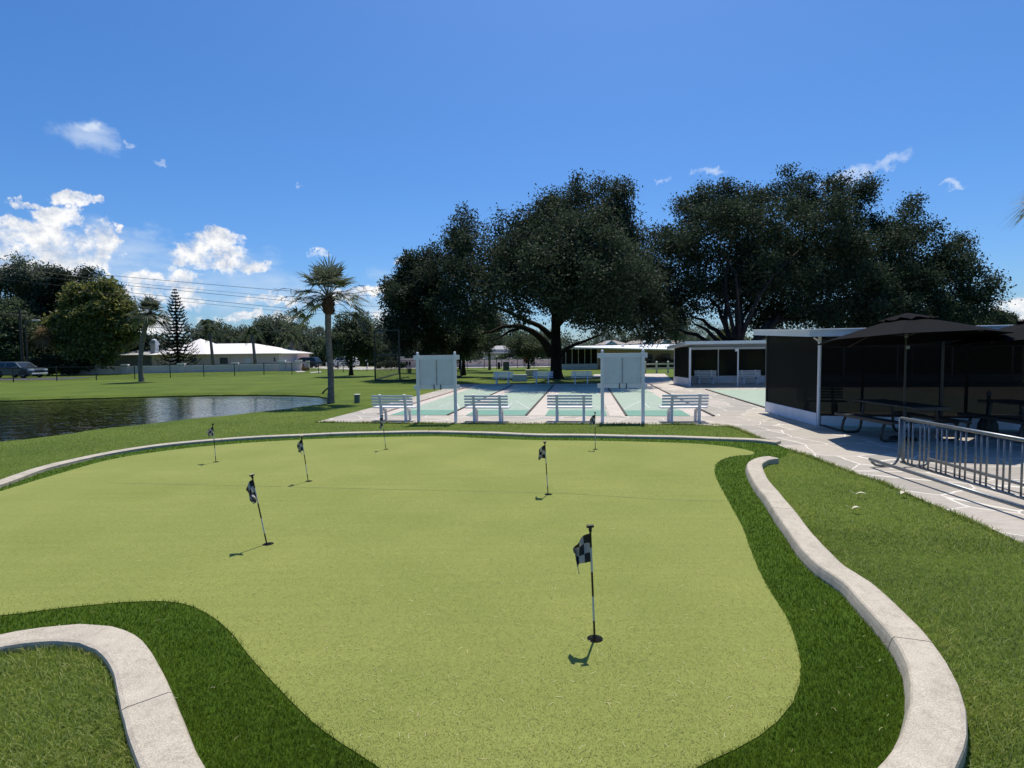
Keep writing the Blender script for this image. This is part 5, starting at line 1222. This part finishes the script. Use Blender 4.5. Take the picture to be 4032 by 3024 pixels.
# ------------------------------------------------------------------ cars
def car(loc, rz, paint, label, kind='suv', L_=4.9, Wd=1.9, Hh=1.75):
    """front towards +x"""
    t = thing('parked_car', label, 'car', loc, rz); hl = L_ / 2
    prof = [(-hl, .45), (-hl - .02, .75), (-hl + .04, 1.05), (-hl + .25, 1.08), (hl * .38, 1.06), (hl * .80, .99), (hl - .08, .86), (hl, .66), (hl - .02, .42), (hl - .12, .30), (-hl + .12, .30)]
    def body_mb(prof, w0, w1):
        m_ = MB(); n = len(prof); vs = []
        for y, w in ((-w0, 0), (w0, 0)): vs += [(x, y * (1 - .06 * max(0, (abs(x) - hl * .7) / (hl * .3))), z) for x, z in prof]
        m_.add(vs, [tuple(range(n)), tuple(range(n, 2 * n))[::-1]] + [(i, n + i, n + (i + 1) % n, (i + 1) % n) for i in range(n)]); return m_
    obj('body', body_mb(prof, Wd / 2, Wd / 2), MT[paint], t, bevel=.07)
    cab = [(-hl + .12, 1.06), (-hl + .42, Hh - .06), (-hl + .8, Hh), (hl * .10, Hh - .01), (hl * .22, Hh - .08), (hl * .50, 1.05)]
    if kind == 'pickup': cab = [(-hl * .35, 1.06), (-hl * .30, Hh - .05), (-hl * .1, Hh), (hl * .2, Hh - .02), (hl * .55, 1.05)]
    m_ = MB(); n = len(cab); vs = []
    for sgn in (-1, 1): vs += [(x, sgn * (Wd / 2 - .04 - .17 * (z - 1.05) / (Hh - 1.05)), z) for x, z in cab]
    m_.add(vs, [tuple(range(n)), tuple(range(n, 2 * n))[::-1]] + [(i, n + i, n + (i + 1) % n, (i + 1) % n) for i in range(n)]); cb = obj('cabin', m_, MT[paint], t, bevel=.05)
    for sgn in (-1, 1):
        def wp(x, z, o=.012): return (x, sgn * (Wd / 2 - .04 - .17 * (z - 1.05) / (Hh - 1.05) + o), z)
        xs = [(-hl + .42, -hl * .28), (-hl * .22, hl * .06), ] if kind == 'suv' else [(-hl * .25, hl * .05)]
        for a, b in xs:
            m_ = MB(); za, zb = 1.12, Hh - .14; q = [wp(a, za), wp(b, za), wp(b, zb), wp(a + .12, zb)]; r_ = [(x, y - sgn * .03, z) for x, y, z in q]
            m_.add(q + r_, [(0, 1, 2, 3), (7, 6, 5, 4), (0, 4, 5, 1), (1, 5, 6, 2), (2, 6, 7, 3), (3, 7, 4, 0)]); obj('side_window', m_, MT['glass'], t)
        m_ = MB(); q = [wp(hl * .08, 1.12), wp(hl * .40, 1.12), wp(hl * .18, Hh - .16), wp(hl * .08, Hh - .14)]; r_ = [(x, y - sgn * .03, z) for x, y, z in q]
        m_.add(q + r_, [(0, 1, 2, 3), (7, 6, 5, 4), (0, 4, 5, 1), (1, 5, 6, 2), (2, 6, 7, 3), (3, 7, 4, 0)]); obj('side_window', m_, MT['glass'], t)
        m_ = MB(); m_.box((hl * .36, sgn * (Wd / 2 + .07), 1.12), (.12, .2, .15)); obj('mirror', m_, MT[paint], t, bevel=.03)
        m_ = MB(); m_.box((hl - .20, sgn * (Wd / 2 - .22), .80), (.34, .40, .16)); obj('headlight', m_, MT['lamp'], t, bevel=.04)
        for x in (-hl * .60, hl * .60):
            m_ = MB(); n = 22; prf = [(.20, -.11), (.35, -.11), (.37, -.07), (.37, .07), (.35, .11), (.20, .11)]
            vs = []; fs = []
            for r_, yy in prf:
                for k in range(n): a = 2 * PI * k / n; vs.append((x + r_ * math.cos(a), sgn * (Wd / 2 - .11) + yy, .37 + r_ * math.sin(a)))
            for i in range(len(prf) - 1):
                for k in range(n): fs.append((i * n + k, i * n + (k + 1) % n, (i + 1) * n + (k + 1) % n, (i + 1) * n + k))
            m_.add(vs, fs); w = obj('wheel', m_, MT['tyre'], t)
            m_ = MB(); m_.tube([(x, sgn * (Wd / 2 - .20), .37), (x, sgn * (Wd / 2 - .02), .37)], .21, 18); obj('rim', m_, MT['rim'], w)
            m_ = MB(); vs = [(x + .46 * math.cos(a) , sgn * (Wd / 2 + .006), .40 + .46 * math.sin(a)) for a in np.linspace(0, PI, 13)] + [(x - .46, sgn * (Wd / 2 + .006), .29), (x + .46, sgn * (Wd / 2 + .006), .29)]
            vs2 = [(a, b - sgn * .3, c) for a, b, c in vs]; n2 = len(vs)
            m_.add(vs + vs2, [tuple(range(n2))] + [(i, (i + 1) % n2, n2 + (i + 1) % n2, n2 + i) for i in range(n2)]); obj('wheel_arch', m_, MT['black'], t)
    m_ = MB(); x0_, z0_, x1_, z1_ = hl * .475, 1.09, hl * .235, Hh - .11; yy = Wd / 2 - .2
    m_.add([(x0_ + .02, -yy, z0_), (x0_ + .02, yy, z0_), (x1_ + .02, yy - .1, z1_), (x1_ + .02, -yy + .1, z1_)], [(0, 1, 2, 3)]); obj('windscreen', m_, MT['glass'], t)
    m_ = MB(); m_.box((hl - .03, 0, .66), (.10, .9, .2)); obj('grille', m_, MT['black'], t); m_ = MB(); m_.box((hl - .04, 0, .42), (.18, Wd - .2, .16)); obj('bumper', m_, MT['carwhite'] if paint == 'carblue' else MT[paint], t, bevel=.05)
    return t
g = P(122, 1490); car((g.x - 2.6, g.y + 1.6, .02), -.12, 'carblue', 'blue-grey SUV parked at the left edge under dark trees', 'suv', 4.8, 1.9, 1.66)
g = D(1218, 1440, 86); car((g.x - .6, 86, .02), PI * .96, 'carnavy', 'dark blue car with bright roof beyond the entrance sign', 'suv', 4.6, 1.85, 1.65)
g = D(1340, 1450, 84); car((g.x + .4, 84, .02), PI * .97, 'carwhite', 'white car parked behind the near palm and the round tree', 'suv', 4.7, 1.85, 1.7)
# drives and paths
def patch(name, pts, z, mat): return struct(sheet(name, [[(p.x, p.y) for p in pts]], z, mat))
patch('drive', [P(1200,1449), P(1300,1453), P(1420,1456), P(1560,1453), P(1700,1450), P(1800,1449), P(2200,1444), P(2200,1440), P(1800,1444), P(1560,1446), P(1400,1444), P(1300,1440), P(1204,1438)], .012, MT['drive'])
patch('path', [P(1160,1461), P(1190,1460), P(1205,1464), P(1172,1466)], .014, MT['drive'])
patch('path', [P(1218,1466), P(1265,1461.5), P(1263,1466), P(1225,1469)], .014, MT['drive'])
g = P(60, 1496); patch('parking_pad', [g + Vector((-16, -1.2, 0)), g + Vector((5.0, -1.0, 0)), g + Vector((4.2, 5, 0)), g + Vector((-16, 5, 0))], .012, MT['asphalt'])
patch('path', [P(2330,1486), P(2374,1484), P(2374,1474), P(2340,1474)], .014, MT['drive'])

patch('path', [P(2536,1472), P(2618,1472), P(2664,1514), P(2700,1534), P(2640,1538), P(2540,1538)], .015, MT['walk'])
# ------------------------------------------------------------------ poles, wires, street lamp
pole_d = 62.0; g = D(92, 1460, pole_d)
t = thing('utility_pole', 'wooden utility pole standing among the dark trees at left', 'utility pole', (g.x, pole_d, 0)); Hp = D(88, 1215, pole_d).z
m_ = MB(); m_.tube([(0, 0, -.1), (0, 0, Hp)], [.16, .11], 10); obj('pole', m_, MT['wood'], t); m_ = MB(); m_.beam((-.2, -1.0, Hp - .5), (.2, 1.0, Hp - .5), .1, .12); obj('crossarm', m_, MT['wood'], t)
g2 = D(112, 1470, 61); t = thing('street_lamp', 'slim street lamp with pale head against the dark trees at left', 'street lamp', (g2.x, 61, 0)); zl = D(112, 1262, 61).z; xe = D(152, 1262, 61).x - g2.x
m_ = MB(); m_.tube([(0, 0, -.1), (0, 0, zl)], [.10, .07], 10); obj('pole', m_, MT['wood'], t); m_ = MB(); m_.tube([(0, 0, zl - .1), (xe * .5, -.05, zl + .02), (xe * .75, -.05, zl)], .03, 6); obj('arm', m_, MT['galv'], t)
m_ = MB(); m_.box((xe * .85, -.05, zl + .01), (.75, .26, .12)); obj('lamp_head', m_, MT['white'], t, bevel=.04)
WL = ['uppermost', 'second from the top', 'third from the top', 'fourth from the top, thin', 'fifth from the top, faint', 'lowest']
for i, (a, b, c_) in enumerate((((0,1046),(1100,1143),(1480,1166)), ((0,1075),(1150,1186),(1480,1206)), ((0,1100),(1150,1215),(1480,1232)), ((500,1165),(1150,1228),(1480,1246)), ((0,1050),(500,1112),(900,1150)), ((0,1236),(730,1297),(1320,1309)))):
    m_ = MB(); ps = [D(*a, 64), D(*b, 74), D(*c_, 80)]; d0 = ps[0] + (ps[0] - ps[1]) * .25; 
    sp = spline([d0] + ps + [ps[-1] + (ps[-1] - ps[-2]) * .6], 3)
    m_.tube(sp, .026 if i < 3 else (.02 if i < 5 else .04), 5); o = obj('power_line', m_, MT['wire']); tag(o, 'power line above the white-roofed house, %s of the set' % WL[i], 'power line', 'power lines at left')

# ------------------------------------------------------------------ small things on the lawn
def boxthing(name, label, cat, px, w, d, h, mat, parts=()):
    g = P(*px); t = thing(name, label, cat, (g.x, g.y + d / 2, 0)); m_ = MB(); m_.box((0, 0, h / 2), (w, d, h)); obj('cabinet', m_, MT[mat], t, bevel=.015); return t
t = boxthing('utility_pedestal', 'short grey-green utility pedestal with pale cap beside the near palm', 'utility box', (1404, 1587), .19, .19, .33, 'utilgreen'); m_ = MB(); m_.box((0, 0, .345), (.215, .215, .03)); obj('cap', m_, MT['stuccocap'], t, bevel=.01)
t = boxthing('transformer_box', 'tall green utility cabinet on the lawn before the pale wall', 'utility box', (1993, 1459), .68, .6, .92, 'utilgreen'); m_ = MB(); m_.box((0, 0, .94), (.74, .66, .04)); obj('lid', m_, MT['utilgreen'], t); m_ = MB(); m_.box((0, -.32, .05), (.78, .1, .1)); obj('plinth', m_, MT['drive'], t)
t = boxthing('storage_box', 'cream storage box on the grass behind the far benches', 'storage box', (2094, 1480), 1.02, .6, .46, 'creambox'); m_ = MB(); m_.box((0, 0, .49), (1.10, .66, .06)); obj('lid', m_, MT['creambox'], t, bevel=.01); m_ = MB(); m_.box((0, -.31, .22), (.05, .02, .3)); obj('latch', m_, MT['stuccocap'], t)
t = boxthing('deck_bin', 'blue-grey low bin between the two far benches', 'storage box', (2046, 1502), .98, .55, .42, 'bluegrey'); m_ = MB(); m_.box((0, 0, .44), (1.04, .6, .05)); obj('lid', m_, MT['bluegrey'], t, bevel=.01); m_ = MB(); m_.box((.50, -.02, .2), (.05, .56, .4)); obj('end_panel', m_, MT['bluegrey'], t)
g = P(2072, 1448); t = thing('warning_sign', 'orange diamond warning sign on a low stand in front of the small tree', 'road sign', (g.x, g.y, 0), .75)
m_ = MB(); k = .56; m_.add([(0, -.02, 1.35 - .62 + k), (k, -.02, 1.35 - .06), (0, -.02, 1.35 - .62 - .0 + 1.12 + .06), (-k, -.02, 1.35 - .06), (0, .0, .73 + 0), (k, .0, 1.29), (0, .0, 1.91), (-k, .0, 1.29)], [])
m_ = MB(); zc = 1.05; q = [(0, zc - .60), (k, zc), (0, zc + .60), (-k, zc)]; m_.add([(x, -.015, z) for x, z in q] + [(x, .015, z) for x, z in q], [(0, 1, 2, 3), (7, 6, 5, 4), (0, 4, 5, 1), (1, 5, 6, 2), (2, 6, 7, 3), (3, 7, 4, 0)]); obj('sign_face', m_, MT['orange'], t)
m_ = MB(); m_.tube([(0, .04, .06), (0, .04, 1.6)], .018, 6); m_.tube([(-.45, -.3, .02), (0, .04, .25), (.45, .38, .02)], .015, 6); m_.tube([(-.45, .38, .02), (0, .04, .25), (.45, -.3, .02)], .015, 6); obj('stand', m_, MT['galv'], t)
g = P(1956, 1453); t = thing('lamp_post', 'short dark post with a white globe top left of the green cabinet', 'lamp post', (g.x, g.y, 0)); m_ = MB(); m_.tube([(0, 0, -.05), (0, 0, 1.42)], .05, 10); obj('post', m_, MT['blackmetal'], t); m_ = MB(); m_.lathe([(.03, 1.42), (.09, 1.46), (.10, 1.52), (.07, 1.6), (.01, 1.63)], n=12); obj('globe', m_, MT['stuccocap'], t, smooth=True)
g = P(1965, 1453); t = thing('water_barrel', 'dark rounded barrel standing beside the short globe-topped post', 'barrel', (g.x, g.y, 0)); m_ = MB(); m_.lathe([(.13, 0), (.17, .1), (.18, .3), (.14, .42), (.16, .52), (.17, .72), (.12, .84), (.04, .88)], n=14); obj('body', m_, MT['blackmetal'], t, smooth=True); m_ = MB(); m_.lathe([(.175, .45), (.19, .47), (.175, .49)], n=14); obj('band', m_, MT['black'], t)
g = P(1603, 1467); t = thing('waste_station', 'dark post with small box seen through the tall cage', 'post', (g.x, g.y, 0)); m_ = MB(); m_.tube([(0, 0, -.05), (0, 0, 1.2)], .03, 8); obj('post', m_, MT['blackmetal'], t); m_ = MB(); m_.box((0, -.04, 1.0), (.24, .14, .42)); obj('dispenser', m_, MT['black'], t, bevel=.02)
g = P(1613, 1469); t = thing('litter_bin', 'green litter bin with post and box seen through the tall cage', 'bin', (g.x, g.y, 0)); m_ = MB(); m_.lathe([(.19, 0), (.21, .48), (.23, .5), (.19, .52)], n=16); obj('bin', m_, MT['utilgreen'], t); m_ = MB(); m_.tube([(.0, .25, -.05), (.0, .25, 1.3)], .03, 8); obj('post', m_, MT['blackmetal'], t); m_ = MB(); m_.box((0, .2, .98), (.22, .12, .38)); obj('dispenser', m_, MT['black'], t)
g = P(1447, 1447); t = thing('mailbox', 'white mailbox pillar beside the drive near the tall cage', 'mailbox', (g.x, g.y, 0)); m_ = MB(); m_.box((0, 0, .5), (.16, .16, 1.0)); obj('post', m_, MT['whitevinyl'], t); m_ = MB(); m_.box((-.1, 0, 1.05), (.42, .2, .24)); obj('letter_box', m_, MT['whitevinyl'], t, bevel=.04)
g = P(1331, 1452); t = thing('gate_post', 'short brown wooden post by the drive right of the near palm', 'post', (g.x, g.y, 0)); m_ = MB(); m_.tube([(0, 0, -.05), (0, 0, .95)], .11, 10); obj('post', m_, MT['wood'], t); m_ = MB(); m_.lathe([(.13, .95), (.12, 1.0), (.01, 1.05)], n=10); obj('cap', m_, MT['wood'], t)
# a fallen stick leaning at the pond tip
g = P(1276, 1549); m_ = MB(); m_.tube([(g.x - .15, g.y, -.1), (g.x, g.y + .05, .12), (g.x + .22, g.y + .1, .30), (g.x + .45, g.y + .1, .42)], [.045, .04, .035, .02], 8); o = obj('fallen_branch', m_, MT['bark']); tag(o, 'dark bent branch sticking out of the pond bank beside the near palm', 'branch')
# shrubs
def shrub(name, label, cat, px, Y, w, h, leaf, n, seed, size=.16, dp=None):
    g = D(px[0], px[1], Y); t = thing(name, label, cat, (g.x, Y, 0)); r = random.Random(seed); bl = []
    k = max(2, int(w / h * 1.6))
    for i in range(k): bl.append((-w / 2 + w * (i + .5) / k, r.uniform(-.1, .1), h * .5, w / k * .75, (dp or h) * .5, h * r.uniform(.46, .56)))
    crown('foliage', bl, n, size, MT[leaf], t, seed, .1, 10); m_ = MB()
    for i in range(k): m_.tube([(bl[i][0], 0, -.05), (bl[i][0] + .05, 0, h * .4)], [.03, .015], 5)
    obj('stem', m_, MT['bark'], t); return t
shrub('flowering_shrub', 'reddish shrub before the white-roofed building, behind the white rail fence', 'shrub', (2622, 1445), 60.5, 2.6, 1.15, 'redshrub', 3500, 1)
shrub('flowering_shrub', 'small reddish shrub left of the larger one behind the white rail fence', 'shrub', (2555, 1445), 60.8, 1.1, .9, 'redshrub', 1500, 2)
shrub('hedge', 'bright clipped hedge behind the pale middle wall under the oak limb', 'hedge', (2010, 1412), 82, 5.2, 1.3, 'shrub', 5000, 3, .22)
shrub('hedge', 'long low hedge behind the pale middle wall left of the oak trunk', 'hedge', (2120, 1412), 82.5, 4.4, 1.25, 'midleaf', 4000, 4, .22)
shrub('rock_shrub', 'low rounded brownish shrub at the foot of the entrance sign', 'shrub', (1192, 1458), 70.2, 1.6, .45, 'deadpalm', 900, 5, .12)
shrub('hedge', 'dark hedge row beyond the drive behind the round tree', 'hedge', (1450, 1430), 92, 11, 2.0, 'oakleaf', 7000, 6, .3)
shrub('hedge', 'dark shrubs behind the tall cage near the pale wall', 'hedge', (1540, 1435), 76, 3.6, 1.0, 'midleaf', 3000, 7, .22)
shrub('hedge', 'dark shrubs at the end of the pink-grey wall behind the car', 'hedge', (210, 1455), 64, 6.5, 2.2, 'oakleaf', 7000, 8, .28)
shrub('yellow_shrub', 'sunlit yellow-green shrub between dark trees and grey house', 'shrub', (395, 1440), 78, 1.6, 2.0, 'yelleaf', 2500, 9, .24)

# distant wood closing the view
def belt(name, x0, x1, Y, h, n, leaf, seed, label):
    r = random.Random(seed); bl = []; k = int((x1 - x0) / 5)
    for i in range(k):
        hh = h * r.uniform(.75, 1.15); bl.append((x0 + (x1 - x0) * (i + .5) / k, Y + r.uniform(-4, 4), hh * .48, 4.0, 3.5, hh * .54))
    o = crown(name, bl, n, .75, MT[leaf], None, seed, .6, 8); stuff(o, label, 'wood'); return o
belt('woods', -110, 10, 150, 7.5, 24000, 'midleaf', 301, 'low dark line of distant woods behind the houses on the left')
belt('woods', 10, 170, 170, 7.5, 26000, 'oakleaf', 302, 'low dark line of distant woods behind the roofs on the right')
belt('thicket', -75, -46, 88, 5.2, 12000, 'oakleaf', 303, 'dense dark thicket filling under the trees at the left edge')

# ------------------------------------------------------------------ grass blades
def blades(name, pts, h, w, lean, mat, seed, curl=.5):
    r = np.random.default_rng(seed); n = len(pts); a = r.uniform(0, 2 * PI, n); hh = h * r.uniform(.5, 1.25, n); ww = w * r.uniform(.6, 1.3, n)
    dx, dy = np.cos(a), np.sin(a); la = r.uniform(0, 2 * PI, n); ll = hh * lean * r.uniform(.2, 1.3, n); lx, ly = np.cos(la) * ll, np.sin(la) * ll
    b = np.stack([pts[:, 0], pts[:, 1], pts[:, 2]], 1); s = np.stack([dx * ww / 2, dy * ww / 2, np.zeros(n)], 1)
    mid = b + np.stack([lx * .35, ly * .35, hh * .6], 1); tip = b + np.stack([lx, ly, hh * (1 - curl * .3 * r.random(n))], 1)
    V = np.stack([b - s, b + s, mid + s * .7, mid - s * .7, tip], 1).reshape(-1, 3); o = np.arange(n)[:, None] * 5
    return npmesh(name, V, [o + np.array([[0, 1, 2, 3]]), o + np.array([[3, 2, 4]])], mat)
def scatter(n, x0, x1, y0, y1, dens0, yref, seed, pw=2.0, ymin=1.0):
    """random points thinning out with distance from the kerbed corner of the lawn"""
    r = np.random.default_rng(seed); A = (x1 - x0) * (y1 - y0); m_ = int(A * dens0 * 1.0); p = np.stack([r.uniform(x0, x1, m_), r.uniform(y0, y1, m_)], 1)
    dist = np.maximum(np.hypot(p[:, 0], p[:, 1]), ymin); keep = r.random(m_) < np.minimum(1, (yref / dist) ** pw); return p[keep]
frp = fr_poly; lawn_parts = []
for (x0, x1, y0, y1, d0, yr, sd_i) in ((-4.2, 0, 1.6, 4.2, 15000, 3.4, 1), (1.2, 8, 1.8, 6, 13000, 3.2, 2), (-16, 14, 5.2, 11, 4200, 5.4, 3), (-30, 16, 11, 21, 1300, 9, 4)):
    p = scatter(0, x0, x1, y0, y1, d0, yr, sd_i)
    vis = np.abs(p[:, 0]) < p[:, 1] * 1.02 + .5; p = p[vis]
    ok = ~inside(p, frp) & ~inside(p, PATIO) & ~inside(p, pond_poly); p = p[ok]
    # leave the buildings' floors bare
    ok = ~((p[:, 0] > 7.4) & (p[:, 1] > 11)); p = p[ok]
    g_ = np.sin(p[:, 0] * 3.1 + np.sin(p[:, 1] * 2.3)) * np.sin(p[:, 1] * 2.7) * .5 + .5
    lawn_parts.append((p, g_))
for i, (p, g_) in enumerate(lawn_parts):
    p3 = np.column_stack([p, np.where(inside(p, corner), .048, 0.0)]); hh = (.046, .040, .034, .032)[i]; ww = (.0042, .0042, .0060, .0100)[i]
    stuff(blades('lawn_grass', p3, hh * (.6 + .6 * g_), ww, 1.15, MT['blade'], 70 + i), 'short mown lawn grass with pale blades around the green', 'grass')
# dark artificial turf ring
p = scatter(0, -9, 8, .8, 15.5, 26000, 2.6, 9, 2.0); p = p[(np.abs(p[:, 0]) < p[:, 1] * 1.02 + .4)]
ok = inside(p, frp) & ~inside(p, g_poly); p = p[ok]; p = p + np.random.default_rng(5).normal(size=p.shape) * .010; far = np.hypot(p[:, 0], p[:, 1])
stuff(blades('turf_grass', np.column_stack([p, np.zeros(len(p))]), .030, .0034 + .0007 * np.maximum(0, far - 3), .9, MT['turfblade'], 81), 'dark green artificial turf ring around the putting surface', 'turf')
# longer tufts along the kerbs and the patio edge
def tufts(line, off, n, sd_i, spread=.05):
    r = np.random.default_rng(sd_i); A = np.array([(p[0], p[1]) for p in line]); k = r.integers(0, len(A) - 1, n); t = r.random(n)[:, None]
    p = A[k] * (1 - t) + A[k + 1] * t; d = A[k + 1] - A[k]; d /= np.linalg.norm(d, axis=1)[:, None] + 1e-9; nn = np.stack([-d[:, 1], d[:, 0]], 1)
    dens = .5 + .5 * np.sin(p[:, 0] * 4.1 + sd_i) * np.sin(p[:, 1] * 3.3); keep = r.random(n) < .35 + .65 * dens
    return (p + nn * (off + np.abs(r.normal(size=n))[:, None] * spread * np.sign(off)))[keep]
tl = [tufts(flat(kl), .125, 5200, 21), tufts(flat(kr), -.125, 9000, 22), tufts(flat(kb), .125, 5000, 23)]
pf = [(p.x, p.y) for p in spline([(q.x, q.y) for q in pp[:16]], .3)]
tl.append(tufts(pf, -.012, 12000, 24, .035))
tp_ = np.vstack(tl); tp_ = tp_[~inside(tp_, fr_poly)]
rr_ = np.random.default_rng(3); dd_ = np.hypot(tp_[:, 0], tp_[:, 1])
stuff(blades('edge_grass', np.column_stack([tp_, np.where(inside(tp_, corner), .048, 0.0)]), .075 * rr_.uniform(.5, 1.3, len(tp_)), .0045 + .0005 * np.maximum(0, dd_ - 4), .9, MT['blade'], 90), 'longer untrimmed grass along the kerbs and patio edge', 'grass')
# pale clippings lying on the turf
def clippings(n, poly, z, seed, x0, x1, y0, y1, pw=1.6):
    r = np.random.default_rng(seed); p = np.stack([r.uniform(x0, x1, n * 6), r.uniform(y0, y1, n * 6)], 1); p = p[inside(p, poly)]
    p = p[r.random(len(p)) < np.minimum(1, (3.0 / np.maximum(1, p[:, 1])) ** pw)][:n]; n = len(p); a = r.uniform(0, 2 * PI, n); l = .026 * r.uniform(.4, 1.8, n); w = .0011 * r.uniform(.6, 1.4, n); c = r.uniform(-.6, .6, n)
    V = []; K = 4
    for k in range(K):
        t = k / (K - 1) - .5; x = p[:, 0] + np.cos(a + c * t) * l * t; y = p[:, 1] + np.sin(a + c * t) * l * t; nx, ny = -np.sin(a + c * t), np.cos(a + c * t); zz_ = z + .004 * (1 - (2 * t) ** 2) + r.uniform(0, .002, n)
        V += [np.stack([x - nx * w, y - ny * w, zz_], 1), np.stack([x + nx * w, y + ny * w, zz_], 1)]
    V = np.stack(V, 1).reshape(-1, 3); o = np.arange(n)[:, None] * 8
    return npmesh('grass_clippings', V, [np.concatenate([o + np.array([[2 * k, 2 * k + 1, 2 * k + 3, 2 * k + 2]]) for k in range(K - 1)])], MT['clip'])
MT['clip'] = turfmat('dry_clippings', (.30, .29, .11), (.52, .48, .22), (.78, .72, .46))
stuff(clippings(2600, g_poly, .008, 5, -5, 4, 1.5, 12), 'pale dry grass clippings strewn over the putting green', 'clippings')
stuff(clippings(240, fr_poly, .028, 6, -4, 4, 1.5, 8), 'pale dry grass clippings on the dark turf ring', 'clippings')
# short fibres giving the putting surface its nap
r_ = np.random.default_rng(4); p = scatter(0, -6, 4.2, 1.6, 9, 16000, 2.4, 12, 2.0); p = p[inside(p, g_poly) & (np.abs(p[:, 0]) < p[:, 1] * 1.02 + .3)]
MT['nap'] = turfmat('putting_nap', (.178, .206, .044), (.223, .252, .063), (.295, .318, .103))
stuff(blades('putting_nap', np.column_stack([p, np.full(len(p), .006)]), .0045, .0032, 2.4, MT['nap'], 83), 'short light green nap of the putting surface', 'turf')
# dry leaves
for (px, l, w, rz, lab) in (((3392, 1947), .13, .045, -.5, 'dry curled leaf with long stalk on the lawn by the bike rack'), ((3372, 2004), .10, .05, -.25, 'pale dry leaf on the lawn, nearer the kerb than the curled one'), ((3556, 1944), .09, .06, .3, 'small brown leaf at the patio edge beside the bike rack')):
    g = P(*px, .055); m_ = MB(); K = 8; vs = []
    for k in range(K + 1):
        t_ = k / K; wv = w * math.sin(PI * t_ ** .8) * .5 + .001; z = .015 * math.sin(PI * t_) + .012 * t_; x = (t_ - .5) * l
        vs += [(x, -wv, z + wv * .4), (x, 0, z), (x, wv, z + wv * .45)]
    m_.add(vs, [(3 * k + j, 3 * k + j + 1, 3 * k + 4 + j, 3 * k + 3 + j) for k in range(K) for j in (0, 1)])
    t = thing('dry_leaf', lab, 'leaf', g, rz); o = obj('blade', m_, MT['leafy'], t, smooth=True); m_ = MB(); m_.tube([(-l * .5, 0, 0), (-l * .8, .01, .02), (-l * 1.05, .03, .03)], .002, 5); obj('stalk', m_, MT['leafy'], t)
